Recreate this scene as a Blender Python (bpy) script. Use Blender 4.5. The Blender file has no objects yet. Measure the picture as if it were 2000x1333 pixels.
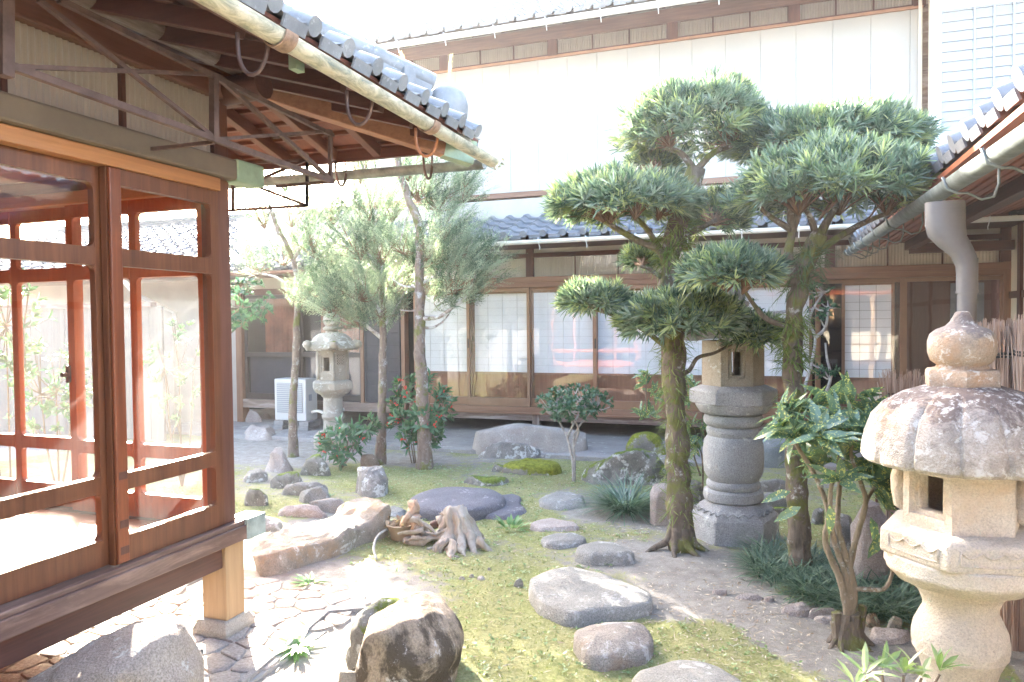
import bpy, math, random
import numpy as np
from mathutils import Vector, Matrix, noise

# ------------------------------------------------------------------ camera, sky, sun, exposure
scene = bpy.context.scene
COL = scene.collection
FPX, CX, CY = 1421.0, 1000.0, 666.5           # photograph is 2000 x 1333
YAW, PITCH, ROLL = math.radians(19.6), math.radians(1.6), 0.010
CAM = np.array([0.0, 0.0, 1.70])
F0 = np.array([-math.sin(YAW), math.cos(YAW), 0.0]); R0 = np.array([math.cos(YAW), math.sin(YAW), 0.0])
ZZ = np.array([0, 0, 1.0])
FW = F0*math.cos(PITCH) - ZZ*math.sin(PITCH)
UP0 = ZZ*math.cos(PITCH) + F0*math.sin(PITCH)
UPV = UP0*math.cos(ROLL) + R0*math.sin(ROLL)
RT = R0*math.cos(ROLL) - UP0*math.sin(ROLL)
cam = bpy.data.cameras.new("camera"); cam_o = bpy.data.objects.new("camera", cam); COL.objects.link(cam_o)
cam.sensor_width = 36.0; cam.lens = 36.0*FPX/2000.0
cam.clip_start = 0.05; cam.clip_end = 2000
M = Matrix.Identity(4)
for i in range(3):
    M[i][0] = RT[i]; M[i][1] = UPV[i]; M[i][2] = -FW[i]; M[i][3] = CAM[i]
cam_o.matrix_world = M
scene.camera = cam_o

SUN_AZ = math.atan2(-0.70, 0.714)              # clockwise from +Y
SUN_EL = math.radians(25.5)
world = bpy.data.worlds.new("World"); scene.world = world; world.use_nodes = True
wn = world.node_tree
sky = wn.nodes.new('ShaderNodeTexSky'); sky.sky_type = 'NISHITA'; sky.sun_disc = False
sky.sun_elevation = SUN_EL; sky.sun_rotation = SUN_AZ
sky.air_density = 1.0; sky.dust_density = 4.0; sky.ozone_density = 1.0
bg = wn.nodes['Background']; bg.inputs['Strength'].default_value = 0.15
wn.links.new(sky.outputs[0], bg.inputs[0])
sd = bpy.data.lights.new("sun", 'SUN'); sd.energy = 4.8; sd.angle = math.radians(0.5); sd.color = (1.0, 0.93, 0.82)
so = bpy.data.objects.new("sun", sd); COL.objects.link(so)
to_sun = Vector((math.sin(SUN_AZ)*math.cos(SUN_EL), math.cos(SUN_AZ)*math.cos(SUN_EL), math.sin(SUN_EL)))
so.rotation_euler = to_sun.to_track_quat('Z', 'Y').to_euler()
scene.view_settings.view_transform = 'Standard'; scene.view_settings.look = 'None'
scene.view_settings.exposure = 3.85; scene.view_settings.gamma = 1.0
scene.cycles.max_bounces = 10; scene.cycles.transparent_max_bounces = 24
scene.cycles.use_denoising = True

# ------------------------------------------------------------------ helpers
def ray(px, py):
    return FW + RT*((px-CX)/FPX) + UPV*((CY-py)/FPX)
def G(px, py, z=0.0):                         # point at height z
    d = ray(px, py); t = (z-CAM[2])/d[2]; return CAM + d*t
def PV(px, py, V):                            # point on the plane Y = V
    d = ray(px, py); return CAM + d*(V-CAM[1])/d[1]
def PU(px, py, U):
    d = ray(px, py); return CAM + d*(U-CAM[0])/d[0]
def PD(px, py, D):                            # point at depth D from the camera
    return CAM + ray(px, py)*D
def depth_of(p): return float(np.dot(np.asarray(p)-CAM, FW))
def gdepth(px, py): return depth_of(G(px, py))

rnd = random.Random(7)
rs = np.random.RandomState(11)

class MB:
    def __init__(s): s.v = []; s.f = []; s.m = []; s.n = 0
    def add(s, verts, faces, mat=0):
        verts = np.asarray(verts, float).reshape(-1, 3)
        s.v.append(verts)
        for f in faces: s.f.append([i+s.n for i in f]); s.m.append(mat)
        s.n += len(verts)
    def addnp(s, verts, quads, mat=0):
        s.add(verts, (quads).tolist(), mat)
    def box(s, a, b, mat=0):
        a = np.minimum(a, b) if False else np.array(a, float); b = np.array(b, float)
        lo = np.minimum(a, b); hi = np.maximum(a, b)
        v = [(x, y, z) for z in (lo[2], hi[2]) for y in (lo[1], hi[1]) for x in (lo[0], hi[0])]
        s.add(v, [(0,2,3,1),(4,5,7,6),(0,1,5,4),(2,6,7,3),(0,4,6,2),(1,3,7,5)], mat)
        return s
    def beam(s, p0, p1, w, h, up=(0,0,1), mat=0):   # w sideways, h along up
        p0 = np.array(p0, float); p1 = np.array(p1, float); d = p1-p0; d /= np.linalg.norm(d)
        up = np.array(up, float); sx = np.cross(d, up); sx /= np.linalg.norm(sx); uy = np.cross(sx, d)
        v = []
        for p in (p0, p1):
            for a, b in ((-1,-1),(1,-1),(1,1),(-1,1)): v.append(p + sx*a*w/2 + uy*b*h/2)
        s.add(v, [(0,3,2,1),(4,5,6,7),(0,1,5,4),(1,2,6,5),(2,3,7,6),(3,0,4,7)], mat)
        return s
    def tube(s, pts, rad, n=8, mat=0, jitter=0.0, caps=True):
        pts = [np.array(p, float) for p in pts]; k = len(pts)
        if np.isscalar(rad): rad = [rad]*k
        ref = np.array([0.13, 0.31, 0.94]); prev = None; V = []
        for i, p in enumerate(pts):
            t = pts[min(i+1, k-1)]-pts[max(i-1, 0)]; t = t/(np.linalg.norm(t)+1e-9)
            a = np.cross(t, ref if prev is None else prev)
            if np.linalg.norm(a) < 1e-3: a = np.cross(t, np.array([1.0, 0.2, 0]))
            a /= np.linalg.norm(a); b = np.cross(a, t); prev = b if prev is None else np.cross(a, t)
            for j in range(n):
                an = 2*math.pi*j/n; r = rad[i]*(1+jitter*(rnd.random()-.5))
                V.append(p + r*(math.cos(an)*a + math.sin(an)*b))
        F = []
        for i in range(k-1):
            for j in range(n):
                F.append((i*n+j, i*n+(j+1) % n, (i+1)*n+(j+1) % n, (i+1)*n+j))
        if caps: F.append(tuple(range(n-1, -1, -1))); F.append(tuple((k-1)*n+j for j in range(n)))
        s.add(V, F, mat); return s
    def lathe(s, prof, c=(0,0,0), n=32, rot=0.0, mat=0, mod=None):
        V = []; F = []; k = len(prof)
        for i, (r, z) in enumerate(prof):
            for j in range(n):
                an = rot+2*math.pi*j/n
                rr = r if mod is None else mod(r, z, an, i)
                if isinstance(rr, tuple): rr, zz = rr
                else: zz = z
                V.append((c[0]+rr*math.cos(an), c[1]+rr*math.sin(an), c[2]+zz))
        for i in range(k-1):
            for j in range(n): F.append((i*n+j, i*n+(j+1) % n, (i+1)*n+(j+1) % n, (i+1)*n+j))
        F.append(tuple(range(n-1, -1, -1))); F.append(tuple((k-1)*n+j for j in range(n)))
        s.add(V, F, mat); return s
    def build(s, name, mats, parent=None, smooth=False, bevel=0.0, attr=None, sub=0):
        if not isinstance(mats, (list, tuple)): mats = [mats]
        V = np.concatenate(s.v) if s.v else np.zeros((0, 3))
        if parent is not None:
            off = np.array(world_loc(parent)); V = V-off
        me = bpy.data.meshes.new(name)
        me.from_pydata(V.tolist(), [], s.f)
        for m in mats: me.materials.append(m)
        if len(mats) > 1: me.polygons.foreach_set('material_index', s.m)
        if smooth: me.polygons.foreach_set('use_smooth', [True]*len(me.polygons))
        if smooth == 'auto': me.set_sharp_from_angle(angle=math.radians(38))
        o = bpy.data.objects.new(name, me); COL.objects.link(o)
        if parent is not None: o.parent = parent
        if bevel:
            b = o.modifiers.new('bevel', 'BEVEL'); b.width = bevel; b.segments = 2; b.limit_method = 'ANGLE'; b.angle_limit = math.radians(40)
        if sub:
            q = o.modifiers.new('sub', 'SUBSURF'); q.levels = sub; q.render_levels = sub
        return o

LOC = {}
def world_loc(o):
    l = Vector((0, 0, 0))
    while o is not None: l += o.location; o = o.parent
    return l
def tag(o, label=None, cat=None, group=None, kind=None):
    if label: o['label'] = label
    if cat: o['category'] = cat
    if group: o['group'] = group
    if kind: o['kind'] = kind
    return o
def thing(name, label, cat, loc, group=None):
    o = bpy.data.objects.new(name, None); COL.objects.link(o); o.location = [float(x) for x in loc]
    o.empty_display_size = 0.1
    return tag(o, label, cat, group)
def single(mb, name, mats, label, cat, loc, group=None, **kw):      # a thing that is one mesh, origin at its base
    loc = np.array(loc, float)
    mb.v = [np.concatenate(mb.v)-loc]
    o = mb.build(name, mats, None, **kw); o.location = loc.tolist()
    return tag(o, label, cat, group)

# ------------------------------------------------------------------ materials
def new_mat(name):
    m = bpy.data.materials.new(name); m.use_nodes = True; nt = m.node_tree
    return m, nt, nt.nodes['Principled BSDF']
def N(nt, t, **kw):
    n = nt.nodes.new(t)
    for k, v in kw.items():
        if k in n.inputs: n.inputs[k].default_value = v
        else: setattr(n, k, v)
    return n
def ramp(nt, fac, stops, interp='LINEAR'):
    r = nt.nodes.new('ShaderNodeValToRGB'); cr = r.color_ramp; cr.interpolation = interp
    while len(cr.elements) < len(stops): cr.elements.new(0.5)
    for e, (p, c) in zip(cr.elements, stops):
        e.position = p; e.color = (c[0], c[1], c[2], 1) if len(c) == 3 else c
    nt.links.new(fac, r.inputs[0]); return r.outputs[0]
def g3(v): return (v, v, v)
def mix(nt, fac, a, b, mode='MIX'):
    n = nt.nodes.new('ShaderNodeMix'); n.data_type = 'RGBA'; n.blend_type = mode
    for k, x in ((0, fac), (6, a), (7, b)):
        if isinstance(x, bpy.types.NodeSocket): nt.links.new(x, n.inputs[k])
        else: n.inputs[k].default_value = x if k == 0 else (x[0], x[1], x[2], 1)
    return n.outputs[2]
def math_n(nt, op, a, b=0.5, c=None):
    n = nt.nodes.new('ShaderNodeMath'); n.operation = op
    for k, x in ((0, a), (1, b), (2, c)):
        if x is None: continue
        if isinstance(x, bpy.types.NodeSocket): nt.links.new(x, n.inputs[k])
        else: n.inputs[k].default_value = x
    return n.outputs[0]
def coords(nt, kind='Object', scale=(1,1,1)):
    tc = nt.nodes.new('ShaderNodeTexCoord'); mp = nt.nodes.new('ShaderNodeMapping')
    mp.inputs['Scale'].default_value = scale; nt.links.new(tc.outputs[kind], mp.inputs[0]); return mp.outputs[0]
def noise_t(nt, vec, scale, detail=4, rough=0.6, dist=0.0):
    n = N(nt, 'ShaderNodeTexNoise', Scale=scale, Detail=detail, Roughness=rough, Distortion=dist)
    nt.links.new(vec, n.inputs['Vector']); return n.outputs[0]
def bump(nt, bsdf, h, strength=0.4, dist=0.01):
    b = N(nt, 'ShaderNodeBump', Strength=strength, Distance=dist); nt.links.new(h, b.inputs['Height'])
    nt.links.new(b.outputs[0], bsdf.inputs['Normal'])
_cache = {}
def wood(c1, c2, axis='Z', rough=0.55, wear=0.0, wearc=(0.30, 0.22, 0.16)):
    key = ('wood', c1, c2, axis, rough, wear)
    if key in _cache: return _cache[key]
    m, nt, b = new_mat('wood')
    s = {'X': (2, 38, 38), 'Y': (38, 2, 38), 'Z': (38, 38, 2)}[axis]
    v = coords(nt, 'Object', s)
    a = noise_t(nt, v, 1.0, 5, 0.65, 0.6)
    s2 = {'X': (.7, 5, 5), 'Y': (5, .7, 5), 'Z': (5, 5, .7)}[axis]
    a2 = noise_t(nt, coords(nt, 'Object', s2), 1.0, 3, 0.6)
    f = math_n(nt, 'MULTIPLY_ADD', a2, 0.7, math_n(nt, 'MULTIPLY_ADD', a, 0.8, -0.25))
    c = ramp(nt, f, [(0.25, c2), (0.75, c1)])
    if wear:
        w = noise_t(nt, coords(nt, 'Object', s2), 2.3, 6, 0.7, 0.4)
        wm = ramp(nt, w, [(0.60-wear*.2, (0,0,0)), (0.75-wear*.2, g3(0.7))])
        c = mix(nt, wm, c, wearc)
    nt.links.new(c, b.inputs['Base Color']); b.inputs['Roughness'].default_value = rough
    bump(nt, b, a, 0.25, 0.004)
    _cache[key] = m; return m
def plain(name, c, rough=0.6, metal=0.0, var=0.15, sc=6.0, bmp=0.0, spec=0.5):
    key = ('plain', name)
    if key in _cache: return _cache[key]
    m, nt, b = new_mat(name)
    a = noise_t(nt, coords(nt), sc, 5, 0.65)
    col = ramp(nt, a, [(0.3, tuple(x*(1-var) for x in c)), (0.7, tuple(min(1, x*(1+var)) for x in c))])
    nt.links.new(col, b.inputs['Base Color']); b.inputs['Roughness'].default_value = rough; b.inputs['Metallic'].default_value = metal
    b.inputs['Specular IOR Level'].default_value = spec
    if bmp: bump(nt, b, noise_t(nt, coords(nt), sc*6, 4), bmp, 0.004)
    _cache[key] = m; return m
def stone(name, c1, c2, lichen=0.0, moss=0.0, stain=None, speck=0.5, sc=1.0, lsc=1.0, lichc=(0.62, 0.62, 0.58), mossc=(0.13, 0.17, 0.03), dark=0.0, dth=.48, weather=None):
    m, nt, b = new_mat(name)
    v = coords(nt)
    big = noise_t(nt, v, 3.2*sc, 5, 0.62, 0.3)
    fine = noise_t(nt, v, 130*sc, 3, 0.75)
    mid = noise_t(nt, v, 26*sc, 5, 0.7)
    c = ramp(nt, big, [(0.33, c2), (0.66, c1)])
    sp = ramp(nt, fine, [(0.36, g3(0.55)), (0.5, g3(1.0)), (0.66, g3(1.35))])
    c = mix(nt, speck, c, mix(nt, 1.0, c, sp, 'MULTIPLY'))
    if dark:
        d = ramp(nt, noise_t(nt, v, 4.5*sc, 6, 0.7, 0.5), [(dth, (0,0,0)), (dth+.10, g3(dark))])
        c = mix(nt, d, c, tuple(x*0.22 for x in c2))
    if stain is not None:
        d = ramp(nt, noise_t(nt, v, 2.4*sc, 5, 0.7, 0.4), [(0.52, (0,0,0)), (0.68, g3(0.8))])
        c = mix(nt, d, c, stain)
    if weather:                                   # rain-blackened crust on the upper part, ragged edge
        z0, z1, wc = weather
        tz = nt.nodes.new('ShaderNodeSeparateXYZ'); nt.links.new(v, tz.inputs[0])
        q = math_n(nt, 'MULTIPLY_ADD', noise_t(nt, v, 9, 7, .75, .6), 1.6, math_n(nt, 'MULTIPLY_ADD', tz.outputs[2], 1/(z1-z0), -z0/(z1-z0)-.95))
        c = mix(nt, ramp(nt, q, [(.35, (0,0,0)), (.55, g3(.9))]), c, wc)
    if lichen:
        l = math_n(nt, 'MULTIPLY_ADD', noise_t(nt, v, 7*sc*lsc, 7, 0.75, 0.5), 0.75, math_n(nt, 'MULTIPLY', mid, 0.28))
        lm = ramp(nt, l, [(0.60-lichen*.14, (0,0,0)), (0.66-lichen*.14, g3(0.95))])
        c = mix(nt, lm, c, lichc)
    if moss:
        g = nt.nodes.new('ShaderNodeNewGeometry'); sx = nt.nodes.new('ShaderNodeSeparateXYZ'); nt.links.new(g.outputs['Normal'], sx.inputs[0])
        q = math_n(nt, 'MULTIPLY_ADD', sx.outputs[2], 0.35, noise_t(nt, v, 5*sc, 5, 0.7))
        mm = ramp(nt, q, [(0.86-moss*.3, (0,0,0)), (0.94-moss*.3, g3(1))])
        mc = ramp(nt, mid, [(0.35, tuple(x*0.6 for x in mossc)), (0.65, tuple(x*1.5 for x in mossc))])
        c = mix(nt, mm, c, mc)
    nt.links.new(c, b.inputs['Base Color']); b.inputs['Roughness'].default_value = 0.88; b.inputs['Specular IOR Level'].default_value = 0.25
    h = math_n(nt, 'MULTIPLY_ADD', mid, 0.8, math_n(nt, 'MULTIPLY', fine, 0.35))
    bump(nt, b, h, 0.9, 0.026)
    return m
def leafmat(name, cols, transl=0.3, rough=0.42, speckle=None, spec=0.45):
    m, nt, b = new_mat(name)
    g = nt.nodes.new('ShaderNodeNewGeometry')
    c = ramp(nt, g.outputs['Random Per Island'], [(i/(len(cols)-1), k) for i, k in enumerate(cols)])
    if speckle:
        s = ramp(nt, noise_t(nt, coords(nt), 75, 2, 0.5), [(0.58, (0,0,0)), (0.62, g3(1))])
        c = mix(nt, s, c, speckle)
    nt.links.new(c, b.inputs['Base Color']); b.inputs['Roughness'].default_value = rough; b.inputs['Specular IOR Level'].default_value = spec
    t = nt.nodes.new('ShaderNodeBsdfTranslucent')
    nt.links.new(mix(nt, 1.0, c, (1.25, 1.35, 0.95), 'MULTIPLY'), t.inputs['Color'])
    ms = nt.nodes.new('ShaderNodeMixShader'); ms.inputs[0].default_value = transl
    nt.links.new(b.outputs[0], ms.inputs[1]); nt.links.new(t.outputs[0], ms.inputs[2])
    nt.links.new(ms.outputs[0], nt.nodes['Material Output'].inputs[0])
    return m
def glassmat(name, dust=0.0, tint=(1,1,1), wavy=0.0):
    m, nt, b = new_mat(name)
    nt.nodes.remove(b)
    tr = nt.nodes.new('ShaderNodeBsdfTransparent'); tr.inputs[0].default_value = (*tint, 1)
    gl = nt.nodes.new('ShaderNodeBsdfGlossy'); gl.inputs['Roughness'].default_value = 0.015
    ge = nt.nodes.new('ShaderNodeNewGeometry'); vd = nt.nodes.new('ShaderNodeVectorMath'); vd.operation = 'DOT_PRODUCT'
    nt.links.new(ge.outputs['Incoming'], vd.inputs[0]); nt.links.new(ge.outputs['Normal'], vd.inputs[1])
    om = math_n(nt, 'SUBTRACT', 1.0, math_n(nt, 'ABSOLUTE', vd.outputs['Value'], 0.0))
    f2 = math_n(nt, 'MULTIPLY_ADD', math_n(nt, 'POWER', om, 5.0), 0.95, 0.042)   # Schlick, per face
    if wavy:
        bp = N(nt, 'ShaderNodeBump', Strength=wavy, Distance=0.01); nt.links.new(noise_t(nt, coords(nt), 3.0, 1), bp.inputs['Height'])
        nt.links.new(bp.outputs[0], gl.inputs['Normal'])
    ms = nt.nodes.new('ShaderNodeMixShader'); nt.links.new(f2, ms.inputs[0]); nt.links.new(tr.outputs[0], ms.inputs[1]); nt.links.new(gl.outputs[0], ms.inputs[2])
    out = ms.outputs[0]
    if dust:
        df = nt.nodes.new('ShaderNodeBsdfTranslucent'); df.inputs[0].default_value = (.75, .74, .72, 1)
        d2 = nt.nodes.new('ShaderNodeMixShader')
        dn = ramp(nt, noise_t(nt, coords(nt, 'Object', (4, 4, 1.2)), 1.6, 6, 0.7), [(0.3, g3(dust*.5)), (0.75, g3(dust*1.7))])
        nt.links.new(dn, d2.inputs[0]); nt.links.new(out, d2.inputs[1]); nt.links.new(df.outputs[0], d2.inputs[2]); out = d2.outputs[0]
    nt.links.new(out, nt.nodes['Material Output'].inputs[0])
    return m
def frosted(name, c, transl=0.35, axis=None, pitch=0.03):
    m, nt, b = new_mat(name)
    b.inputs['Base Color'].default_value = (*c, 1); b.inputs['Roughness'].default_value = 0.35
    t = nt.nodes.new('ShaderNodeBsdfTranslucent'); t.inputs[0].default_value = (*c, 1)
    ms = nt.nodes.new('ShaderNodeMixShader'); ms.inputs[0].default_value = transl
    nt.links.new(b.outputs[0], ms.inputs[1]); nt.links.new(t.outputs[0], ms.inputs[2]); nt.links.new(ms.outputs[0], nt.nodes['Material Output'].inputs[0])
    return m

# ------------------------------------------------------------------ leaves (vectorised)
def unit(a): return a/(np.linalg.norm(a, axis=-1, keepdims=True)+1e-9)
def leaf_mesh(mb, pos, dr, ln, wd, droop=0.15, shape='lance', mat=0, normal=None):
    n = len(pos)
    if n == 0: return
    dr = unit(dr)
    if normal is None: normal = unit(np.array([0, 0, 1.0]) + rs.normal(0, .35, (n, 3)))
    sd_ = unit(np.cross(dr, normal)); nm = np.cross(sd_, dr)
    ln = np.broadcast_to(ln, (n,))[:, None]; wd = np.broadcast_to(wd, (n,))[:, None]
    if shape == 'needle':
        P = [pos, pos+dr*ln*.5+sd_*wd*.5, pos+dr*ln-nm*ln*droop, pos+dr*ln*.5-sd_*wd*.5]
        V = np.stack(P, 1).reshape(-1, 3)
        q = (np.arange(n)[:, None]*4+np.array([0, 1, 2, 3])[None])
        mb.addnp(V, q, mat); return
    a, b_ = (.3, .7) if shape == 'lance' else (.28, .66)
    w1, w2 = (.42, .40) if shape == 'lance' else (.48, .42)
    up = nm*wd*.12
    P = [pos,
         pos+dr*ln*a+sd_*wd*w1+up, pos+dr*ln*a-sd_*wd*w1+up,
         pos+dr*ln*b_-nm*ln*droop*.45+sd_*wd*w2+up, pos+dr*ln*b_-nm*ln*droop*.45-sd_*wd*w2+up,
         pos+dr*ln-nm*ln*droop,
         pos+dr*ln*a, pos+dr*ln*b_-nm*ln*droop*.45]
    V = np.stack(P, 1).reshape(-1, 3)
    base = np.arange(n)[:, None]*8
    for q in ([0, 1, 6], [0, 6, 2], [5, 7, 3], [5, 4, 7]): mb.f += (base+mb.n+np.array(q)).tolist(); mb.m += [mat]*n
    for q in ([1, 3, 7, 6], [2, 6, 7, 4]): mb.f += (base+mb.n+np.array(q)).tolist(); mb.m += [mat]*n
    mb.v.append(V); mb.n += len(V)
def rosettes(mb, cen, axis, per, ln, wd, spread=(0.5, 1.25), mat=0, droop=0.12, shape='lance'):
    n = len(cen); axis = unit(axis)
    k = n*per
    ax = np.repeat(axis, per, 0); c = np.repeat(cen, per, 0)
    t = unit(np.cross(ax, rs.normal(size=(k, 3)))); an = rs.uniform(spread[0], spread[1], k)[:, None]
    d = ax*np.cos(an)+t*np.sin(an)
    leaf_mesh(mb, c+d*.004, d, ln*rs.uniform(.7, 1.15, k), wd*rs.uniform(.8, 1.15, k), droop, shape, mat, normal=unit(ax+.2*rs.normal(size=(k, 3))))
# ------------------------------------------------------------------ shared material instances
W_dark = {a: wood((.135, .056, .040), (.058, .024, .018), a, .5) for a in 'XYZ'}
W_red = {a: wood((.36, .105, .045), (.18, .048, .022), a, .40) for a in 'XYZ'}
W_mid = {a: wood((.18, .075, .048), (.085, .034, .024), a, .5) for a in 'XYZ'}
W_grey = {a: wood((.26, .19, .15), (.12, .075, .06), a, .65, wear=.6, wearc=(.42, .36, .33)) for a in 'XYZ'}
W_tan = {a: wood((.46, .31, .17), (.30, .18, .09), a, .6) for a in 'XYZ'}
W_far = {a: wood((.30, .165, .10), (.17, .085, .05), a, .5) for a in 'XYZ'}
W_panel = {a: wood((.30, .15, .085), (.19, .085, .048), a, .8) for a in 'XYZ'}
m_glass = glassmat('window_glass', dust=0.0)
m_dusty = glassmat('dusty_glass', dust=0.012, wavy=.05)
m_farglass = glassmat('old_glass', wavy=.10)
m_corr = frosted('corrugated_frosted_glass', (.40, .345, .285), .3)
m_corr_far = frosted('corrugated_glass_far', (.50, .45, .38), .2)
m_plaster = plain('plaster', (.66, .60, .48), .9, var=.06, sc=3)
m_plaster_dim = plain('grey_plaster', (.45, .42, .38), .9, var=.08, sc=3)
m_paper = plain('shoji_paper', (.74, .75, .76), .9, var=.03)
m_white = plain('white_cladding', (.455, .43, .39), .55, var=.06, sc=1.5)
m_siding = plain('pale_siding', (.40, .41, .42), .6, var=.03, sc=2)
m_whitetrim = plain('white_trim', (.88, .88, .87), .5, var=.02)
m_pvc = plain('cream_gutter', (.80, .77, .70), .4, var=.04)
m_iron = plain('rusty_iron', (.13, .085, .075), .6, .3, var=.35, sc=14)
m_green = plain('green_painted_tin', (.27, .36, .26), .55, .0, var=.18, sc=9)
m_tin = plain('grey_tin', (.36, .42, .41), .45, .4, var=.3, sc=12)
m_bronze = plain('bronze_aluminium', (.25, .15, .095), .38, .25, var=.1)
m_darkin = plain('interior_shade', (.018, .014, .012), .9, var=.2)  # near-black colour stands in for the shade inside rooms and hollows
m_shut = plain('dark_shutter', (.045, .040, .046), .55, var=.2)

def tilemat(name, c1, c2):
    m, nt, b = new_mat(name)
    v = coords(nt)
    a = ramp(nt, noise_t(nt, v, 3.5, 5, .7), [(.3, c2), (.7, c1)])
    l = ramp(nt, noise_t(nt, v, 22, 5, .75), [(.58, (0,0,0)), (.70, g3(.6))])
    nt.links.new(mix(nt, l, a, tuple(min(1, x*1.7) for x in c1)), b.inputs['Base Color'])
    b.inputs['Roughness'].default_value = .45; b.inputs['Specular IOR Level'].default_value = .4
    bump(nt, b, noise_t(nt, v, 40, 4), .2, .004)
    return m
m_tile = tilemat('kawara_tile', (.225, .23, .245), (.125, .13, .145))
m_tile_old = tilemat('old_kawara_tile', (.27, .272, .27), (.15, .152, .155))
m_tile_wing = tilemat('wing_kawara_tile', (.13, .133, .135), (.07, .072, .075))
def patina(name):
    m, nt, b = new_mat(name)
    v = coords(nt, 'Object', (1, 1, 1))
    a = ramp(nt, noise_t(nt, coords(nt, 'Object', (9, 3, 9)), 2.2, 6, .75, .6), [(.32, (.20, .24, .22)), (.46, (.42, .40, .30)), (.58, (.66, .62, .50)), (.75, (.52, .44, .27))])
    nt.links.new(a, b.inputs['Base Color']); b.inputs['Roughness'].default_value = .5; b.inputs['Metallic'].default_value = .25
    return m
m_patina = patina('patinated_copper')
m_copper_grey = plain('weathered_copper', (.15, .17, .165), .55, .12, var=.45, sc=10)
m_downpipe = plain('brown_grey_downpipe', (.145, .135, .13), .55, .1, var=.16, sc=7)

def tile_roof(mb, o, ax, upd, W, L, pitch=.27, course=.25, amp=1.0, clamp=None, caps=True, mat=0, ns=8):
    o = np.array(o, float); ax = unit(np.array(ax, float)); upd = unit(np.array(upd, float)); nm = np.cross(ax, upd)
    if nm[2] < 0: nm = -nm
    nx = int(round(W/pitch)); nc = int(math.ceil(L/course))
    t = np.arange(ns)/ns
    prof = amp*(.050*np.exp(-((t-.80)/.13)**2) - .016*np.sin(np.pi*np.clip(t/.62, 0, 1)))
    xs = (np.arange(nx)[:, None]*pitch+t[None]*pitch).ravel(); pz = np.tile(prof, nx)
    xs = np.append(xs, nx*pitch); pz = np.append(pz, prof[0])
    rows = []
    for c in range(nc):
        s0, s1 = c*course, min(L, (c+1)*course)
        jit = rs.normal(0, .003, len(xs)//ns+1).repeat(ns)[:len(xs)]
        for s, h in ((s0, .034), (s0+.001, .036), (s1, .006)):
            rows.append((s, pz+h+jit))
    V = []
    for s, h in rows:
        x = xs.copy()
        if clamp: x = clamp(x, s)
        V.append(o+ax*x[:, None]+upd*s+nm*h[:, None])
    k = len(xs); R = len(rows); V = np.concatenate(V)
    i = np.arange(R-1)[:, None]*k+np.arange(k-1)[None]
    q = np.stack([i, i+1, i+k+1, i+k], -1).reshape(-1, 4)
    mb.addnp(V, q, mat)
    if caps:
        for j in range(nx):
            c = o+ax*((j+.80)*pitch)+nm*.045
            mb.tube([c-upd*.012, c+upd*.10], .052*amp, 12, mat)
            c0 = o+ax*(j*pitch+.02); c1 = o+ax*((j+.66)*pitch)
            mb.beam((c0+c1)/2-upd*.006+nm*.004+ax*(-.5*np.linalg.norm(c1-c0)), (c0+c1)/2-upd*.006+nm*.004+ax*(.5*np.linalg.norm(c1-c0)), .012, .05, tuple(nm), mat)
def gutter(mb, p0, p1, r, mat=0, n=10, wob=0.0):
    p0 = np.array(p0, float); p1 = np.array(p1, float); d = unit(p1-p0); sx = unit(np.cross(d, ZZ)); uz = np.cross(sx, d)
    k = max(2, int(np.linalg.norm(p1-p0)/.25)); V = []
    for i in range(k+1):
        c = p0+(p1-p0)*i/k + uz*wob*math.sin(i*1.7)
        for rr in (r, r-.006):
            for j in range(n+1):
                an = math.pi+math.pi*j/n
                V.append(c+rr*(sx*math.cos(an)+uz*math.sin(an)))
    m = n+1; F = []
    for i in range(k):
        a = i*2*m; b = (i+1)*2*m
        for j in range(n):
            F.append((a+j, a+j+1, b+j+1, b+j)); F.append((a+m+j, b+m+j, b+m+j+1, a+m+j+1))
        F.append((a, b, b+m, a+m)); F.append((a+n, a+m+n, b+m+n, b+n))
    for a in (0, k*2*m):
        for j in range(n): F.append((a+j, a+m+j, a+m+j+1, a+j+1))
    mb.add(V, F, mat)
def corrugated(mb, p0, p1, z0, z1, pitch=.032, amp=.006, mat=0, n=6):
    p0 = np.array([p0[0], p0[1], 0.]); p1 = np.array([p1[0], p1[1], 0.]); d = p1-p0; L = np.linalg.norm(d); d /= L
    nn = np.array([d[1], -d[0], 0]); k = int(L/pitch*n); V = []
    for z in (z0, z1):
        for i in range(k+1):
            p = p0+d*L*i/k+nn*amp*math.sin(2*math.pi*i/n)+ZZ*z; V.append(p)
    mb.add(V, [(i, i+1, k+2+i, k+1+i) for i in range(k)], mat)
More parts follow.
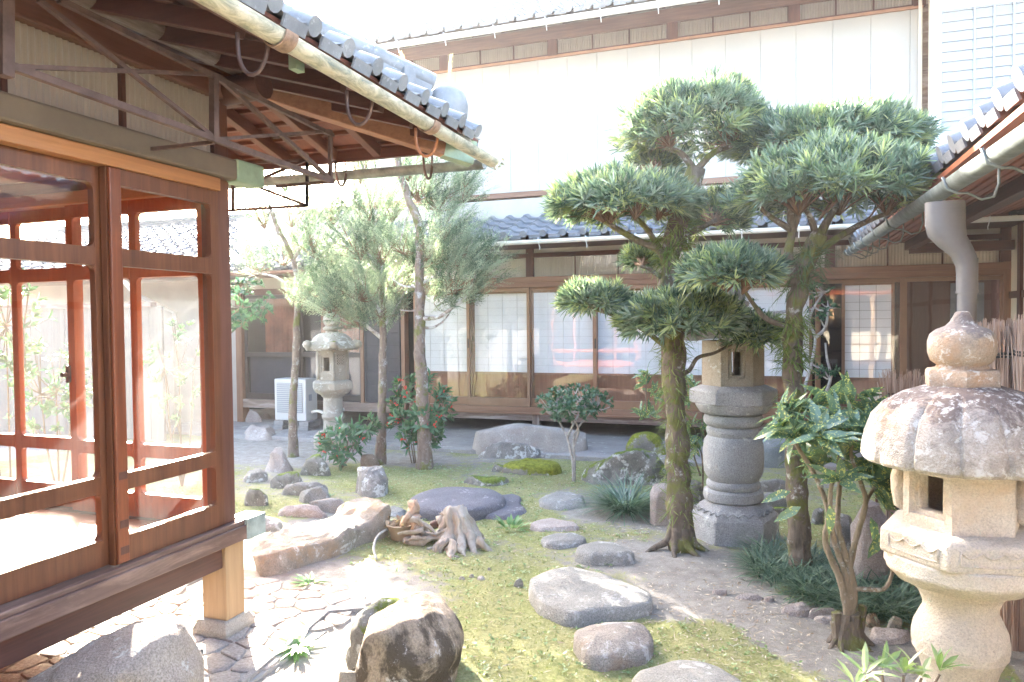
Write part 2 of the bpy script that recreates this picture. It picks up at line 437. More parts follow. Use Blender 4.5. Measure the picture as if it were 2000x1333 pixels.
def rounded_frame(mb, P, u0, u1, z0, z1, holes, th, rad=.035, mat=0):
    """flat board with rounded openings; P(u, z, t) -> world; holes sorted bottom to top share u range"""
    hu0, hu1 = holes[0][0], holes[0][1]
    def bx(a, b, c, d, t0=0.0, t1=th):
        v = [P(u, z, t) for t in (t0, t1) for z in (c, d) for u in (a, b)]
        mb.add(v, [(0,2,3,1),(4,5,7,6),(0,1,5,4),(2,6,7,3),(0,4,6,2),(1,3,7,5)], mat)
    bx(u0, hu0, z0, z1); bx(hu1, u1, z0, z1)
    zs = [z0]
    for h in holes: zs += [h[2], h[3]]
    zs.append(z1)
    for i in range(0, len(zs), 2): bx(hu0, hu1, zs[i], zs[i+1], -.004, th+.004)
    for h in holes:
        for cu, su in ((h[0], 1), (h[1], -1)):
            for cz, sz in ((h[2], 1), (h[3], -1)):
                arc = [(cu+su*rad*(1-math.sin(a)), cz+sz*rad*(1-math.cos(a))) for a in [math.pi/2*i/5 for i in range(6)]]
                pts = [(cu, cz)]+arc; k = len(pts)
                V = [P(u, z, t) for t in (.002, th-.002) for u, z in pts]
                F = [tuple(range(k)), tuple(range(2*k-1, k-1, -1))]+[(i, (i+1) % k, k+(i+1) % k, k+i) for i in range(k)]
                mb.add(V, F, mat)

# ------------------------------------------------------------------ ground
def fbm(x, y, s, seed=0.0, oct=4): return noise.fractal(Vector((x*s+seed, y*s-seed*.7, seed*1.3)), 1.0, 2.0, oct)
def ground_z(x, y):
    z = .018*fbm(x, y, .55, 3)+.006*fbm(x, y, 2.6, 9)
    return z
bare = [(G(1400, 1110), .42), (G(1260, 1085), .36), (G(1330, 1020), .35), (G(1350, 1175), .28), (G(1430, 1190), .25), (G(620, 1170), .38), (G(600, 1260), .75), (G(1660, 1290), .55), (G(800, 900), .5), (G(560, 880), .9), (G(490, 870), 1.0), (G(1560, 1230), .4), (G(420, 1130), .85), (G(1180, 1005), .25), (G(1540, 1235), .2)]
bare = [(p[0], p[1], r) for p, r in bare]
mossy = [(G(x, y)[0], G(x, y)[1], r) for x, y, r in ((1120, 1290, .5), (1350, 1240, .28), (1460, 1290, .35), (1500, 1320, .3), (1420, 1215, .22), (960, 1220, .5), (900, 1000, .5), (1180, 930, .4), (1650, 1020, .4), (1500, 1010, .3))]
def moss_amount(x, y):
    m = .74+.42*fbm(x, y, 1.1, 21)
    for bx_, by_, r in bare:
        d = ((x-bx_)**2+(y-by_)**2)/(r*r)
        if d < 4: m -= .85*math.exp(-d*1.1)
    for bx_, by_, r in mossy:
        d = ((x-bx_)**2+(y-by_)**2)/(r*r)
        if d < 4: m += .5*math.exp(-d*1.1)
    if y > 9.2 or x > 1.1 or x < -9: m -= .6
    return max(0, min(1, m))
def ground_mesh():
    xs = np.concatenate([[-120, -40, -18], np.arange(-12, -4, .25), np.arange(-4, 1.5, .032), np.arange(1.5, 5, .25), [8, 20, 60, 140]])
    ys = np.concatenate([[-120, -40, -14, -6], np.arange(-3, 2.2, .25), np.arange(2.2, 6.4, .032), np.arange(6.4, 9.2, .06), np.arange(9.2, 16, .4), [25, 60, 160]])
    V = []; A = []
    for y in ys:
        for x in xs:
            near = -13 < x < 6 and -4 < y < 12; mo = moss_amount(x, y) if near else 0
            z = ground_z(x, y)
            if near: z += .009*mo*max(0, noise.noise(Vector((x*7, y*7, 3))))+.004*noise.noise(Vector((x*19, y*19, 1)))
            V.append((x, y, z)); A.append(mo)
    k = len(xs); F = [(j*k+i, j*k+i+1, (j+1)*k+i+1, (j+1)*k+i) for j in range(len(ys)-1) for i in range(k-1)]
    me = bpy.data.meshes.new('ground'); me.from_pydata(V, [], F)
    at = me.attributes.new('moss', 'FLOAT', 'POINT'); at.data.foreach_set('value', A)
    me.polygons.foreach_set('use_smooth', [True]*len(F))
    m, nt, b = new_mat('moss_and_earth')
    v = coords(nt)
    an = N(nt, 'ShaderNodeAttribute', attribute_name='moss')
    fine = noise_t(nt, v, 60, 5, .75); mid = noise_t(nt, v, 9, 6, .72, .4); big = noise_t(nt, v, 1.8, 4, .6); vf = noise_t(nt, v, 220, 3, .8)
    f = math_n(nt, 'ADD', an.outputs['Fac'], math_n(nt, 'MULTIPLY_ADD', mid, 1.5, math_n(nt, 'MULTIPLY_ADD', fine, .7, -1.15)))
    mask = ramp(nt, f, [(.36, (0,0,0)), (.66, (1,1,1))])
    earth = ramp(nt, mid, [(.3, (.26, .235, .205)), (.7, (.43, .40, .36))])
    earth = mix(nt, .6, earth, mix(nt, 1.0, earth, ramp(nt, vf, [(.35, g3(.5)), (.65, g3(1.4))]), 'MULTIPLY'))
    mcol = ramp(nt, math_n(nt, 'MULTIPLY_ADD', fine, .55, math_n(nt, 'MULTIPLY', mid, .5)), [(.36, (.15, .165, .06)), (.52, (.27, .28, .11)), (.66, (.40, .39, .20))])
    mcol = mix(nt, ramp(nt, big, [(.42, (0,0,0)), (.62, g3(.75))]), mcol, ramp(nt, fine, [(.4, (.24, .225, .10)), (.62, (.41, .385, .21))]))
    nt.links.new(mix(nt, mask, earth, mcol), b.inputs['Base Color']); b.inputs['Roughness'].default_value = .95; b.inputs['Specular IOR Level'].default_value = .15
    bump(nt, b, math_n(nt, 'MULTIPLY_ADD', fine, .8, math_n(nt, 'MULTIPLY', vf, .4)), .8, .02)
    me.materials.append(m)
    o = bpy.data.objects.new('ground', me); COL.objects.link(o); o['kind'] = 'structure'; return o
ground_mesh()
# concrete apron under the far veranda
mb = MB(); mb.box((-9.2, 8.75, -.05), (3.2, 13.0, .055)); mb.box((-5.4, 8.55, -.05), (-0.2, 8.747, .052))
m_conc = stone('apron_concrete', (.40, .38, .36), (.30, .28, .27), lichen=.1, speck=.35)
tag(mb.build('veranda_pavement', m_conc, bevel=.012), kind='structure')

# crazy paving beside the veranda house
pave_poly = [G(300, 1180), G(520, 1132), G(715, 1168), G(690, 1200), G(560, 1292), G(395, 1400), G(60, 1500)]
pave_poly = [(p[0], p[1]) for p in pave_poly] + [(-4.8, 1.2), (-5.6, 3.2), (-3.6, 4.1)]
def inside(p, poly):
    c = False; n = len(poly)
    for i in range(n):
        a, b = poly[i], poly[i-1]
        if (a[1] > p[1]) != (b[1] > p[1]) and p[0] < (b[0]-a[0])*(p[1]-a[1])/(b[1]-a[1])+a[0]: c = not c
    return c
def voronoi_cells(pts, keep):
    """small convex Voronoi cells by half-plane clipping"""
    out = []
    for i in keep:
        p = pts[i]; poly = [(p[0]-.4, p[1]-.4), (p[0]+.4, p[1]-.4), (p[0]+.4, p[1]+.4), (p[0]-.4, p[1]+.4)]
        for j, q in enumerate(pts):
            if j == i: continue
            dx, dy = q[0]-p[0], q[1]-p[1]
            if dx*dx+dy*dy > .64: continue
            mx, my = (p[0]+q[0])/2, (p[1]+q[1])/2; new = []
            for k in range(len(poly)):
                a, b = poly[k], poly[(k+1) % len(poly)]
                da = (a[0]-mx)*dx+(a[1]-my)*dy; db = (b[0]-mx)*dx+(b[1]-my)*dy
                if da <= 0: new.append(a)
                if da*db < 0:
                    t = da/(da-db); new.append((a[0]+(b[0]-a[0])*t, a[1]+(b[1]-a[1])*t))
            poly = new
            if len(poly) < 3: break
        if len(poly) >= 3: out.append(poly)
    return out
mb = MB(); pts = []
for i in range(40):
    for j in range(26):
        pts.append((-5.6+j*.185+(i % 2)*.09+rnd.uniform(-.075, .075), 1.0+i*.125+rnd.uniform(-.06, .06)))
keep = [i for i, p in enumerate(pts) if inside(p, pave_poly)]
zz = .014
mb.add([(x, y, .012) for x, y in pave_poly]+[(x, y, -.05) for x, y in pave_poly],
       [tuple(range(len(pave_poly)))]+[(i, (i+1) % len(pave_poly), len(pave_poly)+(i+1) % len(pave_poly), len(pave_poly)+i) for i in range(len(pave_poly))], 0)
for poly in voronoi_cells(pts, keep):
    c = np.mean(poly, 0); pl = []
    n = len(poly)
    for k in range(n):                           # chop the corners so each stone is rounded
        a = np.array(poly[k-1]); b = np.array(poly[k]); d = np.array(poly[(k+1) % n])
        for q in (b+(a-b)*.13, b+(d-b)*.13): pl.append(q)
    k = len(pl); rings = []
    for s, z in ((.95, .0), (.93, .016), (.88, .021), (.45, .023)):
        rings.append([(c[0]+(q[0]-c[0])*s, c[1]+(q[1]-c[1])*s, z+.004*rnd.random()) for q in pl])
    V = sum(rings, []); F = []
    for r in range(3):
        for j in range(k): F.append((r*k+j, r*k+(j+1) % k, (r+1)*k+(j+1) % k, (r+1)*k+j))
    F.append(tuple(3*k+j for j in range(k)))
    mb.add(V, F, 1)
m_flag, nt, b = new_mat('flagstone')
g = nt.nodes.new('ShaderNodeNewGeometry')
c = ramp(nt, g.outputs['Random Per Island'], [(0, (.34, .27, .225)), (.35, (.40, .34, .29)), (.7, (.36, .32, .285)), (1, (.30, .235, .195))])
sp = ramp(nt, noise_t(nt, coords(nt), 70, 4, .75), [(.35, g3(.7)), (.65, g3(1.25))])
nt.links.new(mix(nt, 1.0, c, sp, 'MULTIPLY'), b.inputs['Base Color']); b.inputs['Roughness'].default_value = .85
bump(nt, b, noise_t(nt, coords(nt), 45, 5, .7), .5, .01)
m_mortar = plain('mortar', (.36, .34, .31), .95, var=.15, sc=20, bmp=.4)
tag(mb.build('paved_path', [m_mortar, m_flag], smooth='auto'), kind='structure')
# thin kerb strip at the edge of the paving
mb = MB()
a, b_ = G(470, 1345), G(640, 1203); mb.beam(a+ZZ*.012, b_+ZZ*.012, .035, .05)
a, b_ = G(640, 1203), G(715, 1196); mb.beam(a+ZZ*.010, b_+ZZ*.010, .035, .05)
tag(mb.build('kerb', m_conc, bevel=.006), kind='structure')

# ------------------------------------------------------------------ veranda house on the left
U0 = -2.77; VE = 3.25                            # outer face of the glazed wall, end wall
house = thing('veranda_house', 'wooden glazed veranda house with red-brown sliding windows and tiled eave at the left', 'house', (-3.0, 2.0, 0))
def part(name, mb, mat, par=house, **kw): return mb.build(name, mat, par, **kw)
mb = MB(); mb.box((U0-.02, VE-.10, .10), (U0-.125, VE, 3.05)); part('corner_post', mb, W_mid['Z'], bevel=.006)
mb = MB(); mb.box((U0+.012, VE-.122, .085), (U0-.150, VE+.022, .60)); part('stilt', mb, W_tan['Z'], bevel=.006)
mb = MB(); c = (U0-.07, VE-.05)
mb.lathe([(.165, -.03), (.165, .05), (.135, .10)], (c[0], c[1], 0), 4, math.pi/4)
part('foundation_stone', mb, stone('footing_stone', (.50, .45, .38), (.40, .36, .31), speck=.5), bevel=.01)
mb = MB(); mb.box((U0+.035, -2, .505), (U0-.09, VE+.17, .585)); mb.box((U0+.022, -2, .583), (U0-.10, VE+.17, .612))
sill = part('sill_beam', mb, wood((.20, .12, .095), (.085, .045, .036), 'Y', .4, wear=.5, wearc=(.34, .22, .17)), bevel=.006)
mb = MB(); mb.box((U0+.040, VE+.02, .500), (U0-.094, VE+.176, .617)); part('end_cap', mb, m_tin, sill, bevel=.004)
mb = MB(); mb.box((U0-.005, -2, .385), (U0-.10, VE-.125, .503)); part('floor_beam', mb, W_dark['Y'], bevel=.006)
mb = MB(); mb.box((-5.2, VE-.01, .41), (U0-.155, VE-.115, .60)); part('floor_beam', mb, W_dark['X'], bevel=.006)
mb = MB(); mb.box((-5.2, -2, .555), (U0-.10, VE-.12, .598)); part('floor', mb, W_red['Y'])
mb = MB(); mb.box((U0+.05, -2, 2.475), (U0-.06, VE+.20, 2.585))
lint = part('lintel_cover', mb, plain('olive_tin_cover', (.16, .125, .095), .55, var=.15, sc=5), bevel=.012)
mb = MB(); mb.box((U0+.056, VE-.02, 2.469), (U0-.066, VE+.206, 2.591)); part('end_cap', mb, m_green, lint, bevel=.012)
mb = MB(); mb.box((U0+.012, -2, 2.405), (U0-.12, VE-.10, 2.473)); part('door_head', mb, wood((.50, .24, .10), (.33, .14, .06), 'Y', .4), bevel=.004)
mb = MB(); mb.box((U0+.02, -2, 2.90), (U0-.11, VE+.10, 3.03)); part('wall_plate', mb, W_mid['Y'], bevel=.012)
mb = MB(); mb.tube([(U0+.08, -2, 3.08), (U0+.08, VE-.04, 3.075)], .055, 12); part('eave_purlin', mb, W_grey['Y'], smooth=True)
mb = MB(); mb.tube([(U0-.6, VE-.02, 2.93), (U0+.24, VE-.02, 2.965)], .075, 12); part('log_beam', mb, W_dark['X'], smooth='auto')
# frosted corrugated transom
for v0, v1 in ((-.3, .62), (.64, 1.24), (1.26, 2.00), (2.02, 2.55), (2.57, 3.13)):
    mb = MB(); corrugated(mb, (U0-.03, v0), (U0-.03, v1), 2.585, 2.905, .030, .005)
    tp = part('transom_pane', mb, m_corr, smooth=True)
for v in (.63, 1.25, 2.01, 2.56, 3.14):
    mb = MB(); mb.box((U0-.005, v-.011, 2.586), (U0-.05, v+.011, 2.899)); part('transom_bar', mb, W_dark['Z'])
# garden side sliding windows
PANES = [(.735, .945), (1.02, 1.965), (2.045, 2.33)]
def slider(u_plane, v0, v1, mat, stile=.060):
    P = lambda u, z, t: (u_plane-t, u, z)
    fr = MB(); rounded_frame(fr, P, v0, v1, .615, 2.405, [(v0+stile, v1-stile, a, b) for a, b in PANES], .034, .032)
    win = part('sliding_window', fr, mat, bevel=.004)
    for a, b in PANES:
        g = MB(); g.box((u_plane-.014, v0+stile-.008, a-.008), (u_plane-.018, v1-stile+.008, b+.008)); part('glass_pane', g, m_dusty, win)
    return win
m_sl = wood((.215, .082, .038), (.085, .031, .017), 'Z', .36)
m_sl2 = wood((.28, .085, .036), (.13, .036, .016), 'Z', .36)
slider(U0-.012, 2.455, 3.155, m_sl, .058)
slider(U0-.055, 1.50, 2.49, m_sl)
slider(U0-.012, .62, 1.52, m_sl); slider(U0-.055, -.35, .64, m_sl); slider(U0-.012, -1.35, -.34, m_sl)
mb = MB(); mb.box((U0+.008, 2.460, .62), (U0-.010, 2.522, 2.403)); st = part('meeting_stile', mb, m_sl2, bevel=.006)
for z in (.66, .78, 1.0):
    mb = MB(); mb.box((U0+.010, 2.47, z), (U0+.0085, 2.515, z+.035)); part('tenon_mark', mb, W_dark['Z'], st)
# end wall windows (facing the back garden)
def end_slider(v_plane, u0, u1, mat):
    P = lambda u, z, t: (u, v_plane+t, z)
    um = (u0+u1)/2
    fr = MB()
    low = [(a, b) for a, b in PANES]
    rounded_frame(fr, P, u0, um-.022, .60, 2.405, [(u0+.052, um-.026, a, b) for a, b in PANES], .034, .028)
    rounded_frame(fr, P, um-.022, u1, .60, 2.405, [(um+.022, u1-.052, a, b) for a, b in PANES], .034, .028)
    w = part('end_window', fr, mat, bevel=.004)
    for a, b in PANES:
        g = MB(); g.box((u0+.045, v_plane+.014, a-.008), (u1-.045, v_plane+.018, b+.008)); part('glass_pane', g, m_dusty, w)
    return w
m_end = wood((.50, .125, .038), (.30, .062, .018), 'Z', .36)
end_slider(VE-.075, -3.92, -2.895, m_end)
w = end_slider(VE-.03, -4.95, -3.885, m_end)
mb = MB(); mb.box((-3.922, VE-.095, 1.36), (-3.90, VE-.076, 1.46)); mb.tube([(-3.91, VE-.096, 1.41), (-3.91, VE-.13, 1.41)], .014, 8); part('latch', mb, m_iron, w)
mb = MB(); mb.box((-5.2, VE-.12, 2.403), (U0-.13, VE+.012, 2.475)); part('door_head', mb, wood((.52, .25, .10), (.36, .16, .07), 'X', .4), bevel=.004)
mb = MB(); mb.box((-5.2, VE-.09, 2.475), (U0-.13, VE-.05, 3.02)); part('transom_wall', mb, W_red['X'])
mb = MB(); mb.box((-5.2, -2, .2), (-5.12, VE, 3.05)); part('back_wall', mb, W_red['Z'])
mb = MB(); mb.box((-5.12, -2.05, .2), (U0-.1, -2.0, 3.05)); part('side_wall', mb, W_red['Z'])
mb = MB(); mb.box((-5.12, -2, 2.55), (U0-.08, VE-.12, 2.58)); part('ceiling', mb, W_red['Y'])
# roof carpentry
EU, EV, EZ = -1.80, 4.44, 2.79                    # eave corner
SL = .29
def rz(d): return EZ+.045+SL*d                    # soffit height a distance d in from the eave
mb = MB()
for dz, mt in ((0, 0),):
    a = [(EU, -2.2, rz(0)), (EU, EV, rz(0)), (U0-1.6, EV-(EU-(U0-1.6)), rz(EU-(U0-1.6))), (U0-1.6, -2.2, rz(EU-(U0-1.6)))]
    mb.add([(*p[:2], p[2]+.028) for p in a]+[(*p[:2], p[2]+.045) for p in a], [(0,1,2,3),(7,6,5,4),(0,4,5,1),(1,5,6,2),(2,6,7,3),(3,7,4,0)])
    L = 1.6+EV-VE
    a = [(EU, EV, rz(0)), (-6.4, EV, rz(0)), (-6.4, EV-L, rz(L)), (EU-L, EV-L, rz(L))]
    mb.add([(*p[:2], p[2]+.028) for p in a]+[(*p[:2], p[2]+.045) for p in a], [(0,1,2,3),(7,6,5,4),(0,4,5,1),(1,5,6,2),(2,6,7,3),(3,7,4,0)])
soff = part('soffit_board', mb, wood((.20, .078, .052), (.11, .042, .03), 'Y', .7))
mb = MB()
for d in np.arange(.12, 1.3, .17):
    mb.beam((-6.2, EV-d, rz(d)+.018), (EU-d-.02, EV-d, rz(d)+.018), .035, .022)
part('soffit_batten', mb, W_mid['X'])
mb = MB()
for d in np.arange(.2, 1.3, .26):
    mb.beam((EU-d, -2.1, rz(d)+.020), (EU-d, EV-d-.02, rz(d)+.020), .035, .022)
part('soffit_batten', mb, W_mid['Y'])
raf = []
for i, v in enumerate(np.arange(3.06, -1.6, -.36)):
    mb = MB(); d0, d1 = .13+.01*rnd.random(), EU-(U0-.9)
    mb.beam((EU-d0, v, rz(d0)-.030), (EU-d1, v, rz(d1)-.030), .055, .075)
    r = part('rafter', mb, W_dark['X'], bevel=.004); raf.append((v, r))
    if i % 3 == 1 or v < 1.5 and i % 3 == 2:
        c = MB(); c.box((EU-d0+.006, v-.032, rz(d0)-.078), (EU-d0-.03, v+.032, rz(d0)+.012)); part('rafter_cap', c, m_green, r)
for k in range(3):                                  # jack rafters up to the hip on the garden side
    v = 3.42+k*.34; mb = MB(); d0 = .13; d1 = max(.3, EV-v)
    mb.beam((EU-d0, v, rz(d0)-.030), (EU-d1, v, rz(d1)-.030), .055, .075); part('rafter', mb, W_dark['X'], bevel=.004)
for u in (-2.15, -2.48, -2.82, -3.2, -3.6, -4.0, -4.4):
    mb = MB(); d0 = .12; d1 = min(EU-u+.0, EV-VE+.5) if u > U0 else EV-VE+.4
    mb.beam((u, EV-d0, rz(d0)-.030), (u, EV-max(d1, .25), rz(max(d1, .25))-.030), .055, .075); part('rafter', mb, W_mid['Y'], bevel=.004)
mb = MB(); mb.beam((EU-.05, EV-.05, rz(.05)-.06), (EU-1.6, EV-1.6, rz(1.6)-.06), .085, .14)
hip = part('hip_rafter', mb, wood((.36, .18, .10), (.20, .09, .05), 'X', .5), bevel=.005)
mb = MB(); q = np.array([EU, EV, 0]); mb.beam((EU-.03, EV-.03, rz(.03)-.06), (EU-.17, EV-.17, rz(.17)-.06), .092, .150); part('rafter_cap', mb, m_green, hip)
mb = MB(); mb.beam((EU-.06, -2.2, EZ+.05), (EU-.06, EV-.05, EZ+.05), .03, .07); part('fascia', mb, W_mid['Y'])
mb = MB(); mb.beam((-6.3, EV-.06, EZ+.05), (EU-.05, EV-.06, EZ+.05), .03, .07); part('fascia', mb, W_dark['X'])
# tiles
mb = MB(); S = .44; ln = math.hypot(1, S); L = 3.2
hipv = lambda s: EV-s/ln
tile_roof(mb, (EU+.03, -2.4, EZ+.075), (0, 1, 0), (-1, 0, S), EV+2.4, L, .25, .24, .82, clamp=lambda x, s: np.minimum(x, hipv(s)+2.4))
tile_roof(mb, (EU, EV+.03, EZ+.075), (-1, 0, 0), (0, -1, S), 5.4, L, .25, .24, .82, clamp=lambda x, s: np.maximum(x, s/ln))
roof = part('tiled_roof', mb, m_tile_old, smooth='auto')
mb = MB()
hp = lambda d, h=0: np.array([EU-d, EV-d, EZ+.085+S*d+h])
for k in range(4):
    w = .20-.022*k
    mb.beam(hp(.24, .05+.042*k), hp(3.0, .05+.042*k), w, .036)
mb.tube([hp(.22, .235), hp(3.0, .235)], .062, 12)
for d in np.arange(.45, 2.9, .42): mb.tube([hp(d, .235), hp(d+.05, .236)], .071, 12)
for d in np.arange(.36, 2.9, .30): mb.beam(hp(d, .05)+np.array([.09, -.09, 0]), hp(d, .20)+np.array([.09, -.09, 0]), .07, .07, (1, 1, 0))
part('hip_ridge', mb, m_tile_old, roof, smooth='auto')
mb = MB(); c = hp(.15, .09)
mb.lathe([(.02, -.15), (.085, -.13), (.125, -.05), (.135, .04), (.115, .12), (.07, .17), (.01, .185)], c, 20)
mb.lathe([(.15, -.19), (.15, -.14), (.10, -.12)], c, 16)
part('ridge_end_tile', mb, m_tile_old, roof, smooth=True)
# tall dry weeds growing between the hip tiles
for px, py, tx, ty in ((800, 150, 783, 105), (875, 190, 882, 108), (735, 140, 715, 115)):
    mb = MB(); b0 = PD(px, py, 4.9); t0 = PD(tx, ty, 4.9)
    pts = [b0+(t0-b0)*k/6+np.array([.012*math.sin(k*1.1), 0, 0]) for k in range(7)]
    mb.tube(pts, [.005]*4+[.006, .009, .006], 5)
    n = 60; f = rs.uniform(.5, 1, n); P = b0+(t0-b0)*f[:, None]
    leaf_mesh(mb, P, rs.normal(size=(n, 3))*.6+np.array([0, 0, .8]), .022, .008, .1, 'needle')
    part('roof_weed', mb, leafmat('dry_weed', [(.45, .42, .25), (.60, .55, .38)], .3), roof)
# gutters
mb = MB(); gutter(mb, (EU+.075, -2.3, EZ+.03), (EU+.075, EV+.06, EZ-.035), .047)
c = np.array([EU+.075, EV+.06, EZ-.035])
for k in range(7):
    a = math.pi+math.pi*k/6; p = c+.055*np.array([math.cos(a), 0, math.sin(a)])
    mb.add([p, p+np.array([.018, 0, .012]), p+np.array([.012*math.cos(a), .05+.05*rnd.random(), .03*rnd.random()])], [(0, 1, 2)])
gt = part('gutter', mb, m_patina, smooth='auto')
for v in (.7, 2.3, 3.55):
    mb = MB(); zc = EZ+.03-.065*(v+2.3)/(EV+2.36); gutter(mb, (EU+.075, v-.035, zc), (EU+.075, v+.035, zc), .058)
    part('gutter_joint', mb, plain('corroded_copper', (.34, .22, .15), .6, .3, var=.4, sc=25), gt, smooth='auto')
mb = MB(); gutter(mb, (EU+.01, EV+.075, EZ-.03), (-6.0, EV+.075, EZ-.0), .055)
part('gutter', mb, m_copper_grey, smooth='auto')
def hook(p_r, p_g, par, mat):                      # U shaped strap from rafter end down under the gutter
    p_r = np.array(p_r); p_g = np.array(p_g); pts = []
    for k in range(11):
        a = math.pi*k/10; m = (p_r+p_g)/2; h = (p_g-p_r)/2
        pts.append(m-h*math.cos(a)-ZZ*.12*math.sin(a)+ZZ*.0)
    mb = MB(); mb.tube([p_r+np.array([0, 0, .05])]+pts+[p_g+ZZ*.05], .0085, 6)
    part('gutter_hook', mb, mat, par, smooth=True)
for k, (px, py) in enumerate(((443, 70), (702, 210), (852, 300))):
    v = (2.30, 3.06, 3.78)[k]
    mt = plain('rusty_orange_iron', (.45, .20, .10), .7, .2, var=.3, sc=20) if k == 2 else m_iron
    hook((EU-.12, v, EZ-.03), (EU+.02, v, EZ-.025), gt, mt)
for u in (-2.82, -2.15): hook((u, EV-.1, EZ-.02), (u, EV+.03, EZ-.02), gt, m_iron)
# iron awning frame hung under the eave
AU = -2.36
A = lambda x, y: PU(x, y, AU)
fr = MB()
def bar(p, q, w=.022): fr.beam(p, q, w, w)
for p, q, w in (((22, 130), (650, 355), .026), ((115, 0), (650, 265), .022), ((75, 0), (425, 275), .018), ((418, 145), (418, 278), .030), ((645, 255), (645, 358), .020),
             ((425, 150), (642, 348), .020), ((22, 130), (418, 146), .016), ((428, 272), (645, 256), .016)):
    bar(A(*p), A(*q), w)
for p in ((418, 278), (645, 256), (650, 355)):
    a = A(*p); b = a.copy(); b[0] = U0+.02; bar(a, b, .016)
hg = MB(); hg.beam(A(9, 150), A(9, -40), .04, .04); part('awning_hanger', hg, m_iron)
part('awning_frame', fr, m_iron); fr = MB()
AV = 3.70
B = lambda x, y: PV(x, y, AV)
for p, q in (((440, 322), (600, 312)), ((600, 308), (600, 403)), ((486, 360), (600, 312)), ((480, 357), (600, 402)), ((440, 412), (600, 402))):
    bar(B(*p), B(*q), .015)
bar(B(600, 300), B(600, 405), .015); a = B(600, 310); bar(a-ZZ*.02, a+np.array([.0, .0, .42]), .012); bar(B(455, 322), B(455, 412), .015)
part('awning_frame', fr, m_iron)
a = A(645, 330); fr = MB(); fr.tube([a+np.array([.012*math.cos(k*1.3), .012*math.sin(k*1.3), -.004*k]) for k in range(24)], .003, 4)
part('tie_wire', fr, m_iron)
# ------------------------------------------------------------------ main two-storey house along the back
VF = 9.94
main = thing('main_house', 'two-storey house along the back with white cladding above a row of paper-screen sliding doors', 'house', (-1.5, VF, 0))
def mp(name, mb, mat, par=None, **kw): return mb.build(name, mat, par or main, **kw)
UL, UR = -5.2, 2.62
mb = MB(); mb.box((UL, VF-.03, .375), (UR, VF+.14, .455)); mb.box((UL, VF-.05, .352), (UR, VF+.14, .378)); mp('door_sill', mb, W_far['X'], bevel=.004)
mb = MB(); mb.box((UL, VF+.02, .255), (UR, VF+.10, .350)); mp('floor_beam', mb, W_grey['X'], bevel=.004)
for u in (-5.12, -3.19, -1.28, .66, 2.5):
    mb = MB(); mb.box((u-.05, VF+.0, .04), (u+.05, VF+.09, .351)); mp('floor_post', mb, W_grey['Z'])
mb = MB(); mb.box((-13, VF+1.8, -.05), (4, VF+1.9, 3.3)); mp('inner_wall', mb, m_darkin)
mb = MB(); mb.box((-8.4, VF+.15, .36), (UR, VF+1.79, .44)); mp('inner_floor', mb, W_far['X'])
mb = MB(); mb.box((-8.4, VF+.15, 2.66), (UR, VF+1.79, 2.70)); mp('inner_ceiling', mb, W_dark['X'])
mb = MB(); mb.box((UL-.05, VF-.035, 2.175), (UR+.02, VF+.12, 2.325)); mb.box((UL-.05, VF-.055, 2.245), (UR+.02, VF-.034, 2.322)); mp('lintel', mb, W_far['X'], bevel=.005)
mb = MB(); mb.box((UL-.05, VF-.01, 2.60), (UR, VF+.10, 2.66)); mp('transom_head', mb, W_dark['X'])
mb = MB(); mb.box((-8.4, VF+.02, 2.66), (UR+.1, VF+.09, 3.45)); mp('plaster_wall', mb, m_plaster_dim)
mod = .96
stiles = [UL+mod*i for i in range(9)]
for u in (-5.2, -3.26, -1.32, .70, 2.58):
    mb = MB(); mb.box((u-.055, VF-.012, 2.326), (u+.055, VF+.10, 2.98)); mp('post', mb, W_dark['Z'], bevel=.004)
for i in range(4):
    a, b = (-5.2, -3.26, -1.32, .70, 2.58)[i:i+2]
    for k in range(3):
        u0 = a+.055+(b-a-.11)*k/3; u1 = a+.055+(b-a-.11)*(k+1)/3
        mb = MB(); corrugated(mb, (u0, VF+.05), (u1, VF+.05), 2.326, 2.60, .034, .004); tr = mp('transom_pane', mb, m_corr_far, smooth=True)
        fr = MB(); fr.box((u1-.008, VF+.02, 2.327), (u1+.008, VF+.04, 2.599)); mp('glazing_bar', fr, W_dark['Z'], tr)
        gl = MB(); gl.box((u0+.01, VF+.012, 2.33), (u1-.01, VF+.016, 2.596)); mp('glass', gl, m_farglass, tr)
# sliding glass doors with paper screens behind
def glass_door(u0, u1, v, st=.045):
    mb = MB()
    mb.box((u0, v, .456), (u1, v+.035, .575)); mb.box((u0, v, 2.125), (u1, v+.035, 2.174))
    mb.box((u0, v-.003, .456), (u0+st, v+.038, 2.174)); mb.box((u1-st, v-.003, .456), (u1, v+.038, 2.174))
    d = mp('glass_door', mb, m_bronze, bevel=.003)
    g = MB(); g.box((u0+st-.005, v+.015, .570), (u1-st+.005, v+.019, 2.13)); mp('pane', g, m_farglass, d)
    return d
def pull(d, u, v):
    mb = MB(); mb.box((u-.010, v-.006, 1.30), (u+.010, v-.002, 1.44)); mb.box((u-.004, v-.010, 1.33), (u+.004, v-.005, 1.41))
    mp('pull', mb, plain('black_pull', (.03, .03, .03), .4), d)
for i in range(7):
    u0 = stiles[i]+(.06 if i == 0 else 0); u1 = stiles[i+1]; v = VF+(.0 if i % 2 else .045)
    d = glass_door(u0-.012, u1+.012, v)
    if i in (0, 2, 4): pull(d, u1-.012, v)
    if i in (1, 3, 5): pull(d, u0+.012, v)
d = glass_door(stiles[7]+.0, UR-.04, VF+.045)
